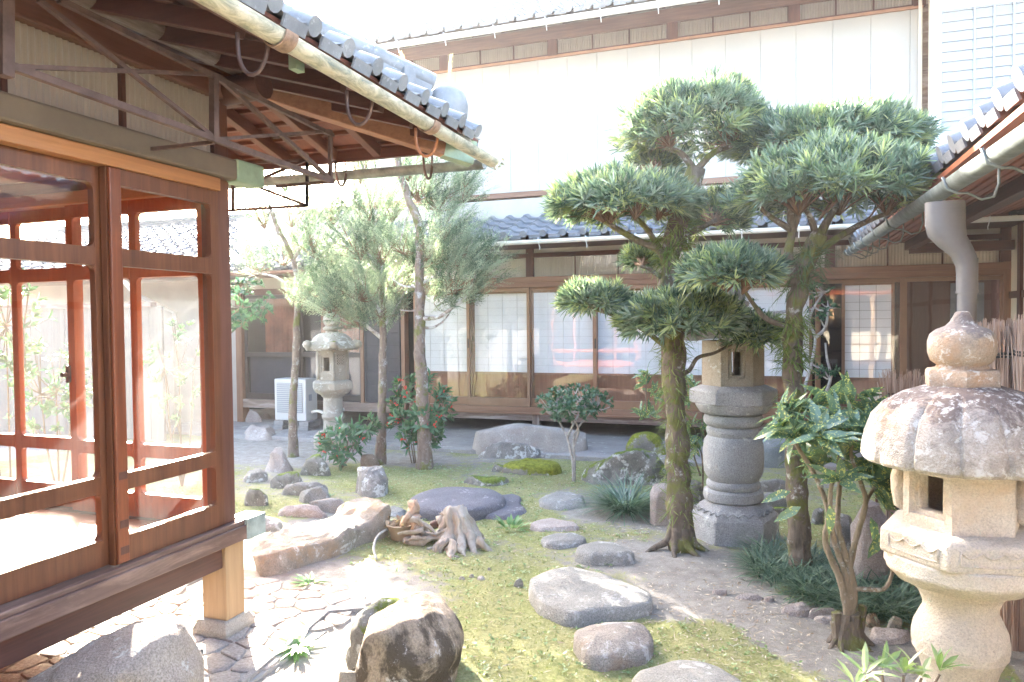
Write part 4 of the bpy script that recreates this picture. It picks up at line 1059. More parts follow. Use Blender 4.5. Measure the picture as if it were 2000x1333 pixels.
# left lantern, far back
c = G(652, 873); c[2] = 0
LL = thing('stone_lantern', 'pale old stone lantern with curled roof corners and latticed window at the back left', 'stone lantern', c)
fa = facing(c); R6 = fa+math.radians(4)
mb = MB(); mb.lathe([(.30, -.05), (.30, .14), (.25, .19), (.17, .23)], c, 6, R6); mb.build('base', m_lan_pale, LL, bevel=.01)
mb = MB(); mb.lathe([(.145, .22), (.135, .25), (.130, .38), (.150, .40), (.155, .43), (.145, .45), (.130, .47), (.127, .68), (.15, .70), (.16, .72)], c, 32); rough(mb, .006, 8, 2); mb.build('shaft', m_lan_pale, LL, smooth='auto')
mb = MB(); mb.lathe([(.15, .71), (.22, .745), (.25, .79)], c, 32); mb.lathe([(.27, .785), (.295, .80), (.295, .885), (.27, .91), (.22, .925)], c, 6, R6); rough(mb, .012, 9, 3); mb.build('platform', m_lan_pale, LL, smooth='auto', bevel=.012)
mb = MB(); hexbox(mb, .225, .925, 1.325, c, R6, {5: (.07, 1.03, 1.25), 2: (.06, 1.05, 1.25)}, .05)
fb = mb.build('fire_box', m_lan_pale, LL, bevel=.006)
a0 = R6; a1 = R6+math.pi/3; A_ = np.array([math.cos(a0), math.sin(a0), 0])*.226; B_ = np.array([math.cos(a1), math.sin(a1), 0])*.226
P = lambda t, z: c+A_+(B_-A_)*t+ZZ*z
mb = MB(); mb.add([P(.25, 1.13), P(.75, 1.13), P(.75, 1.27), P(.25, 1.27)], [(0, 1, 2, 3)]); mb.build('painted_opening', m_darkin, fb)  # flat dark sheet on a solid face, painted as a shaded hollow
mb = MB(); off = unit(A_+B_)*.006
for k in range(-3, 4):
    for s in (1, -1):
        q = []
        for tt in np.linspace(-1, 1, 9):
            t = .5+.25*tt; z = 1.20+.07*(s*tt+k*.5)
            if 1.13 <= z <= 1.27: q.append(P(t, z)+off)
        if len(q) > 1: mb.tube([q[0], q[-1]], .0055, 5)
mb.build('lattice', m_lan_pale, fb)
mb = MB()
for s in range(-1, 2):
    an = fa+s*1.0; 
for k in range(6):
    an = R6+k*math.pi/3; q = c+np.array([math.cos(an), math.sin(an), 0])*.222; mb.tube([q+ZZ*.93, q+ZZ*1.0, q+ZZ*1.1, q+ZZ*1.32], [.02, .025, .018, .022], 6)
rough(mb, .012, 15, 3); mb.build('corner_carving', m_lan_pale, fb, smooth=True)
def curl2(r, z, an, i):
    k = (math.cos((an-R6)*6)*.5+.5)**4
    return r*(1+.13*k*(i in (1, 2, 3))), z+.05*k*(i in (1, 2, 3))
mb = MB(); mb.lathe([(.21, 1.325), (.34, 1.325), (.355, 1.35), (.34, 1.39), (.27, 1.45), (.25, 1.49), (.18, 1.545), (.10, 1.565)], c, 72, R6, 0, curl2)
for k in range(6):
    an = R6+k*math.pi/3; q = c+np.array([math.cos(an), math.sin(an), 0])*.375+ZZ*1.405; mb.lathe([(.005, -.055), (.045, -.04), (.06, 0), (.045, .04), (.005, .055)], q, 12)
rough(mb, .007, 9, 5); mb.build('roof', m_lan_old, LL, smooth='auto')
mb = MB(); mb.lathe([(.09, 1.56), (.08, 1.59), (.115, 1.60), (.12, 1.625), (.10, 1.64), (.085, 1.65), (.105, 1.68), (.118, 1.73), (.11, 1.78), (.075, 1.82), (.03, 1.85), (.005, 1.875)], c, 28); rough(mb, .004, 9, 6); mb.build('finial', m_lan_old, LL, smooth='auto')

# ------------------------------------------------------------------ rocks
def rock_mesh(outline, z_top, zb=-.06, flat=.7, expo=2.6, tilt=(0, 0), seed=0.0, amp=.02, sc=4.0, nr=16, na=64, chip=0.0, facets=16):
    """boulder over a footprint polygon: rings shrink towards the top following a superellipse"""
    P = np.array([(p[0], p[1]) for p in outline]); ctr = P.mean(0)
    d = P-ctr; an = np.arctan2(d[:, 1], d[:, 0]); r = np.hypot(d[:, 0], d[:, 1]); o = np.argsort(an)
    an, r = an[o], r[o]; A = np.concatenate([an-2*np.pi, an, an+2*np.pi]); Rr = np.concatenate([r, r, r])
    th = np.linspace(-np.pi, np.pi, na, endpoint=False)
    # interpolate along the polygon edges, then smooth a little
    X = np.concatenate([np.cos(an)*r]*3); Y = np.concatenate([np.sin(an)*r]*3)
    rad = np.zeros(na)
    for k, t in enumerate(th):
        j = np.searchsorted(A, t); x0, y0, x1, y1 = X[j-1], Y[j-1], X[j % len(X)], Y[j % len(X)]
        ct, st = math.cos(t), math.sin(t); den = (x1-x0)*st-(y1-y0)*ct
        rad[k] = abs((x1*0+ (x0*(y1-y0)-y0*(x1-x0)))/den) if abs(den) > 1e-9 else Rr[j]
    rad = np.clip(rad, r.min()*.5, r.max()*1.1)
    for _ in range(2): rad = (np.roll(rad, 1)+2*rad+np.roll(rad, -1))/4
    V = []; rings = []
    for i in range(nr+1):
        t = i/nr                                      # 0 bottom .. 1 centre top
        if t < .2: s, zf = 1-.02*(1-t/.2), (t/.2)*.18
        else:
            q = (t-.2)/.8; s = (1-q**1.15) if q < 1 else 0
            zf = .18+.82*(1-max(0, s)**expo)**(1/expo)
        rings.append((s, zf))
    for s, zf in rings[:-1]:
        for k in range(na):
            x = rad[k]*s*math.cos(th[k]); y = rad[k]*s*math.sin(th[k]); h = z_top+tilt[0]*x+tilt[1]*y
            V.append([ctr[0]+x, ctr[1]+y, zb+(h-zb)*zf])
    x = 0; V.append([ctr[0], ctr[1], z_top])
    V = np.array(V)
    if facets:
        q = np.random.RandomState(int(seed*17) % 9999); sz = np.ptp(V, 0)/2+1e-6; c0 = np.array([ctr[0], ctr[1], z_top*.35]); X = (V-c0)/sz
        for _ in range(facets):
            nn = q.normal(size=3); nn[2] = abs(nn[2])*.9+.05; nn /= np.linalg.norm(nn); dd = X@nn; cut = dd.max()*q.uniform(.76, .95); o_ = np.clip(dd-cut, 0, None); X -= o_[:, None]*nn*.93
        V = c0+X*sz
    W = []
    for p in V:
        v = Vector((p[0]*sc+seed, p[1]*sc-seed, p[2]*sc*1.3+seed*.37)); n = noise.noise_vector(v); n2 = noise.noise_vector(v*3.1)
        q = np.array(p)+amp*np.array(n)+amp*.4*np.array(n2)*.8
        if chip:
            f = noise.cell(v*1.2); q += chip*(f-.5)*np.array([n[0], n[1], .5])
        W.append(q)
    F = []
    R = nr
    for i in range(R-1):
        for k in range(na): F.append((i*na+k, i*na+(k+1) % na, (i+1)*na+(k+1) % na, (i+1)*na+k))
    for k in range(na): F.append(((R-1)*na+k, (R-1)*na+(k+1) % na, R*na))
    mb = MB(); mb.add(W, F); return mb, np.array([ctr[0], ctr[1], 0.0])
def foot(x0, x1, yt, yb, h, n=14, sq=2.6, seed=0):
    """footprint whose top surface (height h) reaches yt at the back and whose foot reaches yb in front"""
    f = G((x0+x1)/2, yb); bck = G((x0+x1)/2, yt, h); l = G(x0, (yt+yb)/2, h*.4); r = G(x1, (yt+yb)/2, h*.4)
    c = (f+bck)/2; hx = (r-l)/2; hy = (bck-f)/2; hx[2] = hy[2] = 0
    if np.linalg.norm(hy) < .28*np.linalg.norm(hx): hy = unit(hy if np.dot(hy, F0) > 0 else F0)*.28*np.linalg.norm(hx); c = f+hy
    out = []; q = random.Random(seed)
    for k in range(n):
        a = 2*math.pi*k/n; ca, sa = math.cos(a), math.sin(a); rr = (abs(ca)**sq+abs(sa)**sq)**(-1/sq)*(1+q.uniform(-.09, .07))
        out.append(c+hx*rr*ca+hy*rr*sa)
    return out
m_step = stone('stepping_stone', (.335, .325, .30), (.245, .235, .215), lichen=.22, speck=.75, sc=1.0, lichc=(.50, .49, .48))
m_step2 = stone('brown_stepping_stone', (.345, .32, .285), (.24, .205, .185), lichen=.30, speck=.8, stain=(.27, .16, .10), lichc=(.50, .48, .47))
m_slate = stone('dark_millstone', (.20, .195, .215), (.15, .145, .165), lichen=.06, speck=.75, lichc=(.42, .41, .42))
m_rock = stone('garden_rock', (.36, .335, .30), (.22, .205, .185), lichen=.40, speck=.6, moss=.0, dark=.35)
m_rockm = stone('mossy_rock', (.30, .285, .25), (.18, .17, .15), lichen=.40, speck=.5, moss=.55, dark=.5)
m_rock_warm = stone('ochre_rock', (.40, .36, .30), (.29, .25, .205), lichen=.14, speck=.5, stain=(.42, .27, .15), dark=.3, lichc=(.62, .60, .55))
m_rock_boul = stone('brown_boulder', (.43, .345, .265), (.31, .235, .17), lichen=.16, speck=.6, dark=.92, dth=.455, lichc=(.56, .52, .48), sc=.8, lsc=1.6)
m_rock_pink = stone('pinkish_rock', (.47, .41, .37), (.36, .30, .27), lichen=.15, speck=.7, lichc=(.58, .55, .53))
m_rock_pale = stone('pale_step_block', (.47, .43, .39), (.36, .32, .29), lichen=.12, speck=.5)
m_mossy = stone('moss_mound', (.30, .27, .23), (.20, .18, .15), lichen=.35, speck=.5, moss=1.15, mossc=(.20, .215, .030))
def rock(label, outline, h, mat, **kw):
    name = kw.pop('name', 'rock'); cat = kw.pop('cat', 'rock'); grp = kw.pop('group', None)
    mb, c = rock_mesh(outline, h, **kw)
    return single(mb, name, mat, label, cat, c, grp, smooth=True)
# stepping stones, traced by their tops
SG = 'stepping stones across the moss'
def step(label, px, h, mat=m_step, **kw):
    kw.setdefault('facets', 5); kw.setdefault('expo', 5.5); kw.setdefault('amp', .014); kw.setdefault('sc', 3.5); kw.setdefault('seed', rnd.random()*50)
    return rock(label, [G(x, y, h) for x, y in px], h, mat, name='stepping_stone', cat='stepping stone', group=SG, **kw)
step('largest stepping stone, a wide flat grey slab with an angular outline in mid path', [(1048, 1100), (1130, 1096), (1205, 1100), (1240, 1125), (1278, 1152), (1277, 1172), (1230, 1182), (1180, 1186), (1128, 1196), (1090, 1192), (1050, 1172), (1033, 1150), (1030, 1122)], .085, m_step, expo=7, na=72)
step('rounded brown-edged stepping stone just below the widest slab', [(1145, 1205), (1210, 1203), (1262, 1208), (1278, 1240), (1262, 1258), (1215, 1268), (1165, 1276), (1140, 1262), (1115, 1235), (1122, 1215)], .095, m_step2, expo=4.5)
step('nearest stepping stone, a broad speckled dome cut by the bottom edge', [(1240, 1290), (1290, 1268), (1350, 1268), (1405, 1280), (1450, 1305), (1490, 1345), (1470, 1390), (1380, 1410), (1290, 1400), (1225, 1370), (1222, 1315)], .10, m_step, expo=3.2)
step('oval stepping stone touching the left root of the clipped tree patch, above the widest slab', [(1125, 1060), (1165, 1050), (1215, 1055), (1240, 1070), (1243, 1082), (1200, 1080), (1150, 1082), (1120, 1076)], .09, m_step)
step('small grey stepping stone tucked behind the oval one, below the sunlit strip', [(1055, 1045), (1085, 1038), (1125, 1038), (1146, 1046), (1140, 1056), (1100, 1062), (1068, 1060), (1052, 1052)], .055, m_step)
step('flat stepping stone lying in the sunlit strip of moss', [(1036, 1018), (1060, 1010), (1105, 1008), (1128, 1018), (1137, 1027), (1110, 1031), (1060, 1032), (1035, 1025)], .05, m_rock_pink)
step('round grey stepping stone in the moss left of the mondo grass tuft', [(1050, 965), (1070, 955), (1115, 953), (1145, 962), (1152, 975), (1130, 981), (1080, 983), (1052, 976)], .075, m_step, expo=3.6)
step('low grey stepping stone half hidden behind the mondo grass tuft', [(1160, 962), (1185, 945), (1230, 944), (1246, 958), (1240, 972), (1200, 976), (1165, 974)], .06, m_step, expo=3.4)
# millstone on its slab
c = G(893, 972, .10); mb = MB()
RM = .44
mb.lathe([(RM, -.03), (RM+.005, .04), (RM-.01, .085), (RM-.04, .105), (RM*.6, .112), (RM*.14, .114), (.02, .112)], (c[0], c[1], 0), 72); rough(mb, .008, 4, 3)
single(mb, 'millstone', m_slate, 'dark round millstone set flat in the moss', 'millstone', (c[0], c[1], 0), smooth='auto')
rock('flat dark slab with pale edges lying under the right side of the millstone', [G(x, y, .04) for x, y in ((930, 965), (985, 955), (1022, 964), (1018, 982), (1052, 1003), (1000, 1008), (950, 1006), (905, 1000), (900, 985))], .045, m_slate, expo=9, amp=.008, name='flat_stone', cat='stone slab', seed=3)
# boulders: (label, x0,x1,ytop,ybase,h,mat,kw)
R_ = lambda lab, x0, x1, yt, yb, h, mat, seed, **kw: rock(lab, foot(x0, x1, yt, yb, h, seed=seed), h, mat, seed=seed*3.7, **kw)
R_('long pale shoe-removing block stone in front of the paper-screen doors', 912, 1160, 833, 893, .40, m_rock_pale, 1, expo=4.5, amp=.03, sc=2.2, facets=8, name='step_block', cat='step stone')
R_('lichen-white low rock in front of the left end of the block stone', 925, 1062, 872, 897, .19, m_rock, 2, expo=3, amp=.04)
R_('low mound fully capped with bright green moss', 978, 1102, 893, 930, .13, m_mossy, 3, expo=3.2, amp=.03, facets=0)
R_('dark lichened rock at the left foot of the moss-capped mound', 902, 1000, 922, 950, .09, m_rockm, 4, amp=.03)
R_('flat mossy rock between the lichen rock and the moss-capped mound', 952, 1010, 902, 924, .10, m_rockm, 41, amp=.03)
R_('sloping black boulder with moss patches beside the shoe-removing stone', 1138, 1300, 885, 928, .34, m_rockm, 5, expo=2.2, amp=.05, tilt=(.32, .10))
R_('bright moss cushion on the boulder behind, beside the clipped tree trunk', 1222, 1298, 846, 893, .33, m_mossy, 6, expo=2.4, amp=.03, facets=0)
R_('bluish angular rock standing at the foot of the middle conifer trunk', 692, 758, 912, 950, .30, m_rock, 7, expo=2.6, amp=.05, chip=.03)
R_('pale angular rock beside the thin left conifer trunk', 520, 568, 878, 915, .27, m_rock_pink, 8, expo=2.4, amp=.05, chip=.03)
R_('dark mossy rock beneath the left red-berried shrub', 582, 650, 888, 925, .24, m_rockm, 9, expo=2.5, amp=.05)
R_('brown rock between the left red-berried shrub and the middle conifer trunk', 698, 745, 886, 910, .18, stone('brown_rock', (.30, .23, .17), (.20, .15, .11), lichen=.1), 10, amp=.04)
CG = 'rocks clustered along the left of the moss'
for lab, a in (('grey rock at the upper left of the rock cluster, against the veranda post', (474, 522, 910, 944, .13, m_rock, 11)), ('upper flat-topped rock of the cluster with a mossy side', (526, 605, 920, 955, .16, m_rockm, 12)),
               ('long pale-topped rock in the middle of the cluster', (540, 652, 936, 972, .17, m_rock, 13)), ('round grey rock at the right of the cluster', (572, 656, 952, 985, .15, m_step, 14)),
               ('low grey rock behind the sunlit long rock, lowest right of the cluster', (592, 682, 968, 1003, .13, m_step, 15)), ('smooth oval rock at the front of the cluster', (533, 645, 985, 1012, .11, m_rock_pink, 16)),
               ('moss-sided white-lichened rock beside the veranda post', (472, 522, 948, 992, .18, m_rockm, 17)), ('flat bluish slab beside the veranda sill end', (472, 552, 1002, 1040, .08, m_step, 18)), ('small low slab peeping out behind the right end of the sunlit rock', (745, 800, 984, 1010, .06, m_step, 19))):
    R_(lab, *a, group=CG, amp=.035, expo=3.0)
R_('grey upright block behind the roots of the left clipped tree', 1268, 1325, 950, 1018, .33, m_rock_pink, 20, expo=6, amp=.02)
R_('dark rock behind the upright block, left of the middle lantern', 1340, 1380, 935, 990, .25, m_rockm, 21, amp=.04)
R_('bluish smooth boulder between the middle lantern and the right clipped tree', 1478, 1560, 850, 905, .38, stone('bluish_boulder', (.33, .35, .34), (.25, .27, .27), lichen=.1, speck=.4), 22, expo=2.6)
R_('flat dark rock with white lichen beyond the middle lantern', 1472, 1548, 932, 962, .12, m_rock, 23)
R_('rounded grey rock right of the middle lantern base', 1470, 1545, 965, 992, .12, m_step, 24)
R_('low moss-edged rock right of the middle lantern base', 1480, 1560, 987, 1013, .09, m_rockm, 25)
R_('tall upright brown-grey rock behind the speckled laurel stems', 1662, 1745, 995, 1118, .52, m_rock_pink, 26, expo=5, amp=.04)
R_('dark upright rock left of the tall brown-grey one', 1622, 1668, 1005, 1080, .36, m_rock, 27, expo=4, amp=.03)
R_('small dark block in the moss right of the right clipped tree', 1582, 1612, 995, 1018, .12, m_rock, 28, expo=5, amp=.015)
R_('ochre stone at the foot of the brushwood fence', 1728, 1768, 1202, 1232, .10, m_rock_warm, 29, expo=3, chip=.02)
R_('brownish stone between the laurel stems and the ochre stone', 1688, 1728, 1200, 1225, .08, m_rock_boul, 30, expo=3)
R_('flat grey-pink slab behind the laurel stump', 1690, 1785, 1218, 1262, .05, m_rock_pink, 31, expo=8)
for lab, a in (('small flat edging stone nearest the path among the edging stones', (1388, 1426, 1150, 1164, .03)), ('long thin edging stone left of the right clipped tree', (1430, 1500, 1158, 1176, .03)), ('rough lumpy edging stone at the foot of the right clipped tree', (1518, 1592, 1172, 1206, .06)), ('flat edging slab under the mondo grass', (1570, 1640, 1186, 1212, .06)), ('small white-edged edging stone', (1490, 1512, 1166, 1180, .03)), ('smooth thin edging stone ending at the laurel stump', (1585, 1650, 1196, 1220, .035))):
    R_(lab, *a, m_rock_pink, len(lab) % 9+32, expo=6, amp=.012, name='edging_stone', cat='edging stone', group='edging stones beside the mondo grass')
R_('small grey stone on the moss left of the widest stepping slab', 1000, 1026, 1130, 1148, .05, m_step, 45, amp=.01)
for lab, x, y, s in (('white pebble, rightmost on the moss below the stump', 940, 1130, 10), ('white pebble, leftmost on the moss below the stump', 902, 1130, 8), ('small round pebble between the two white ones', 921, 1126, 7), ('tiny pebble nearest the stump roots', 955, 1113, 5)):
    R_(lab, x-s, x+s, y-s*.8, y+s*.5, .022, m_rock_pale, x, amp=.003, name='pebble', cat='pebble', group='pebbles below the stump')
for lab, x0, x1, yt, yb, h, s in (('pale boulder under the wall left of the air conditioner', 474, 515, 800, 832, .28, 51), ('large earthy rock below the wall left of the air conditioner', 476, 540, 822, 862, .22, 52), ('small rock under the wall beside the air conditioner', 505, 530, 806, 826, .16, 53), ('rounded pale rock under the floor right of the left lantern', 702, 726, 835, 855, .18, 54), ('pale low rock under the floor near the middle conifer', 718, 750, 842, 862, .12, 55)):
    R_(lab, x0, x1, yt, yb, h, m_rock_pink, s, amp=.04)
# long sunlit rock
hs = .34
o = [G(x, y, 0) for x, y in ((482, 1143), (540, 1128), (600, 1108), (660, 1090), (715, 1062), (760, 1036))]+[G(x, y, .2) for x, y in ((768, 1000), (740, 978), (700, 972), (640, 998), (560, 1006), (505, 1030))]
mb, c = rock_mesh(o, .215, expo=12, amp=.022, sc=3.6, seed=8.3, na=110, nr=34, facets=0)
V = mb.v[0]; sx = V[:, 0]-c[0]; sy = V[:, 1]-c[1]; lift = np.clip(V[:, 2]/.2, 0, 1)
q = np.random.RandomState(4); ax = unit(np.array([.22, .97])); al = sx*ax[0]+sy*ax[1]; ac = sx*ax[1]-sy*ax[0]
V[:, 2] += lift*(.045*np.tanh((al-.30)*9)-.02+.03*ac-.012*np.exp(-((al+.15)/.12)**2))
for _ in range(16):
    a = q.uniform(0, 6.28); nn = np.array([math.cos(a), math.sin(a), q.uniform(-.25, .5)]); nn /= np.linalg.norm(nn); dd = (V-[c[0], c[1], .15])@nn; cut = dd.max()*q.uniform(.90, .98); V -= np.clip(dd-cut, 0, None)[:, None]*nn*.95
for j in range(len(V)):
    v = Vector(V[j]*11); V[j] += .018*np.array(noise.noise_vector(v*.6))+.012*np.array(noise.noise_vector(v*1.3))+.008*np.array(noise.noise_vector(v*3.1))
single(mb, 'sunlit_rock', m_rock_warm, 'long pale rock with a flat sunlit top at the corner of the veranda', 'rock', c, smooth=True)
# big boulders in front
def inflate(px, D, depth, mat, label, zmin=-.08, seed=0, amp=.03, sc=3.2, expo=.72, facets=22):
    """closed boulder with the given silhouette facing the viewer and real thickness"""
    ctr = np.mean(np.array(px, float), 0); na, nr = 110, 44
    P = np.array(px, float); th = np.linspace(0, 2*np.pi, na, endpoint=False)
    d = P-ctr; an = np.arctan2(d[:, 1], d[:, 0]) % (2*np.pi); r = np.hypot(d[:, 0], d[:, 1]); o = np.argsort(an)
    rad = np.interp(th, np.concatenate([an[o]-2*np.pi, an[o], an[o]+2*np.pi]), np.concatenate([r[o]]*3))
    rad = (np.roll(rad, 1)+2*rad+np.roll(rad, -1))/4
    W = []; F = []
    for i in range(nr+1):
        f = -1+2*i/nr; a = f*math.pi/2; s = max(.0, math.cos(a))**expo; off = math.sin(a)*depth
        for k in range(na):
            q = PD(ctr[0]+rad[k]*s*math.cos(th[k]), ctr[1]+rad[k]*s*math.sin(th[k]), D)+F0*off
            v = Vector(q*sc)+Vector((seed, seed, 0)); q = q+amp*np.array(noise.noise_vector(v))+amp*.45*np.array(noise.noise_vector(v*3))
            q[2] = max(q[2], zmin); W.append(q)
    for i in range(nr):
        for k in range(na): F.append((i*na+k, i*na+(k+1) % na, (i+1)*na+(k+1) % na, (i+1)*na+k))
    F.append(tuple(range(na-1, -1, -1))); F.append(tuple(nr*na+k for k in range(na)))
    W = np.array(W); q = np.random.RandomState(seed+40); c0 = PD(*ctr, D)
    for _ in range(facets):
        nn = q.normal(size=3); nn[2] = abs(nn[2])*.7; nn /= np.linalg.norm(nn); dd = (W-c0)@nn; cut = dd.max()*q.uniform(.86, .97); W -= np.clip(dd-cut, 0, None)[:, None]*nn*.92
    for j in range(len(W)):
        v = Vector(W[j]*13); W[j] += .006*np.array(noise.noise_vector(v))+.003*np.array(noise.noise_vector(v*2.9))
    mb = MB(); mb.add(W, F); c = PD(*ctr, D); c[2] = 0
    return single(mb, 'boulder', mat, label, 'boulder', c, smooth=True)
inflate([(712, 1215), (735, 1192), (770, 1178), (812, 1172), (850, 1180), (880, 1205), (900, 1238), (906, 1262), (896, 1300), (900, 1335), (870, 1352), (800, 1356), (730, 1350), (702, 1318), (700, 1270)], 3.52, .30, m_rock_boul, 'big rounded brown boulder with a black stained cap at the bottom centre', seed=2, facets=12)
inflate([(700, 1205), (725, 1180), (770, 1170), (800, 1172), (780, 1200), (740, 1230), (715, 1280), (712, 1310), (688, 1312), (680, 1290), (688, 1245)], 3.66, .16, m_rockm, 'narrow mossy slab leaning against the left back of the big brown boulder', seed=4, amp=.012)
inflate([(28, 1345), (70, 1322), (130, 1285), (190, 1258), (250, 1232), (300, 1220), (335, 1222), (352, 1245), (365, 1280), (385, 1300), (392, 1345), (380, 1420), (220, 1460), (60, 1450)], 2.85, .26, stone('pinkish_grey_granite', (.47, .40, .345), (.37, .305, .26), lichen=.10, speck=.85), 'large flat-faced pinkish grey boulder in the bottom left corner', seed=6, amp=.018, facets=7)
R_('small ochre stone at the left foot of the big brown boulder', 652, 715, 1312, 1345, .07, m_rock_warm, 61, expo=5, amp=.01)
# ------------------------------------------------------------------ bark and foliage materials
def barkmat(name, c1, c2, lich=.3, moss=.3, lc=(.55, .55, .52)):
    m, nt, b = new_mat(name)
    v = coords(nt, 'Object', (1, 1, .35)); v1 = coords(nt)
    a = noise_t(nt, v, 28, 6, .72, .5)
    c = ramp(nt, a, [(.32, c2), (.68, c1)])
    if lich: c = mix(nt, ramp(nt, noise_t(nt, v1, 9, 7, .75), [(.60-lich*.2, (0,0,0)), (.68-lich*.2, g3(.85))]), c, lc)
    if moss: c = mix(nt, ramp(nt, noise_t(nt, v1, 5, 6, .7), [(.62-moss*.2, (0,0,0)), (.70-moss*.2, g3(.9))]), c, ramp(nt, a, [(.3, (.09, .10, .02)), (.7, (.19, .19, .05))]))
    nt.links.new(c, b.inputs['Base Color']); b.inputs['Roughness'].default_value = .9
    bump(nt, b, a, .9, .02); return m
m_barkA = barkmat('podocarpus_bark', (.21, .165, .125), (.085, .066, .048), .14, .62)
m_barkC = barkmat('conifer_bark', (.26, .205, .165), (.13, .095, .075), .28, .50, (.42, .42, .40))
m_barkp = barkmat('pale_bark', (.46, .43, .40), (.30, .28, .26), .5, 0)
m_twig = plain('brown_twig', (.20, .12, .075), .8, var=.3, sc=12)
m_twigd = plain('dark_stem', (.17, .12, .08), .8, var=.3, sc=12)
m_gstem = plain('green_stem', (.16, .20, .07), .6, var=.3, sc=12)
m_podo = leafmat('podocarpus_leaf', [(.060, .100, .070), (.110, .165, .115), (.19, .255, .18), (.095, .155, .090), (.30, .36, .21), (.29, .35, .27), (.47, .49, .27), (.17, .22, .15)], .40, .30, spec=.6)
PODO = [leafmat('podocarpus_leaf', c_, .38, .30, spec=.6) for c_ in (
    [(.055, .095, .066), (.085, .135, .092), (.12, .175, .12)], [(.11, .165, .115), (.16, .22, .15), (.20, .27, .19)],
    [(.19, .255, .19), (.26, .32, .25), (.31, .37, .29)], [(.20, .27, .13), (.32, .38, .19), (.46, .49, .25)])]
CONI = [leafmat('conifer_needle', c_, .40, .45) for c_ in (
    [(.065, .105, .070), (.10, .145, .10)], [(.13, .185, .13), (.19, .245, .18)], [(.22, .28, .21), (.29, .35, .27)], [(.33, .39, .30), (.44, .48, .36)])]
m_conif = leafmat('conifer_needle', [(.10, .145, .10), (.20, .26, .19), (.31, .37, .28), (.15, .20, .135), (.42, .46, .34), (.26, .32, .22)], .42, .45)
m_berryleaf = leafmat('glossy_leaf', [(.055, .12, .068), (.090, .18, .10), (.13, .23, .12), (.07, .145, .08)], .25, .26, spec=.6)
m_camel = leafmat('camellia_leaf', [(.045, .10, .06), (.075, .15, .085), (.115, .205, .115)], .22, .24, spec=.6)
m_auc = leafmat('speckled_laurel_leaf', [(.095, .16, .10), (.15, .235, .145), (.21, .30, .19), (.12, .195, .12)], .32, .24, speckle=(.58, .58, .20), spec=.6)
m_grassd = leafmat('mondo_grass_blade', [(.06, .115, .08), (.11, .185, .13), (.18, .26, .18), (.26, .33, .23)], .25, .30, spec=.6)
m_weed = leafmat('weed_leaf', [(.10, .22, .07), (.16, .30, .10), (.24, .36, .15), (.30, .40, .22)], .3, .4)
m_fern = leafmat('fern_blade', [(.10, .16, .035), (.17, .22, .06), (.24, .27, .09), (.12, .20, .05)], .35, .5)
m_pale_leaf = leafmat('pale_narrow_leaf', [(.16, .25, .10), (.25, .34, .16), (.36, .42, .24)], .35, .35)
m_berry = plain('red_berry', (.60, .045, .02), .3, var=.2)

# ------------------------------------------------------------------ clipped podocarpus trees
def spline(pts, n=6):
    pts = [np.array(p, float) for p in pts]; P = [2*pts[0]-pts[1]]+pts+[2*pts[-1]-pts[-2]]; out = []
    for i in range(1, len(P)-2):
        for k in range(n):
            t = k/n; a, b, c, d = P[i-1:i+3]
            out.append(.5*((2*b)+(c-a)*t+(2*a-5*b+4*c-d)*t*t+(3*b-a-3*c+d)*t**3))
    out.append(pts[-1]); return out
def trunk_part(tree, name, pts, r0, r1, mat, n=14, flare=0.0, seed=1, smooth=True, bumpy=.10):
    sp = spline(pts, 8); k = len(sp); q = random.Random(seed)
    rad = [r0+(r1-r0)*(i/(k-1))**.85 for i in range(k)]
    if flare: rad = [r*(1+flare*math.exp(-i/(k*.07))) for i, r in enumerate(rad)]
    mb = MB(); mb.tube(sp, rad, n)
    for i, V in enumerate(mb.v):
        for j in range(len(V)):
            nn = noise.noise_vector(Vector(V[j]*9)+Vector((seed, 0, 0))); V[j] += np.array(nn)*bumpy*r1*1.6
    return mb.build(name, mat, tree, smooth=smooth), sp
def root_flare(mb, base, r, n, seed, ln=.30):
    q = random.Random(seed)
    for k in range(n):
        a = 2*math.pi*k/n+q.uniform(-.4, .4); L = ln*q.uniform(.6, 1.3)
        pts = [base+np.array([math.cos(a)*r*.55, math.sin(a)*r*.55, .16]), base+np.array([math.cos(a)*(r*.95), math.sin(a)*(r*.95), .06]), base+np.array([math.cos(a+.15)*(r+L*.5), math.sin(a+.15)*(r+L*.5), .012]), base+np.array([math.cos(a+.3)*(r+L), math.sin(a+.3)*(r+L), -.03])]
        mb.tube(spline(pts, 4), [r*.45*(1-.85*i/12) for i in range(13)], 7)
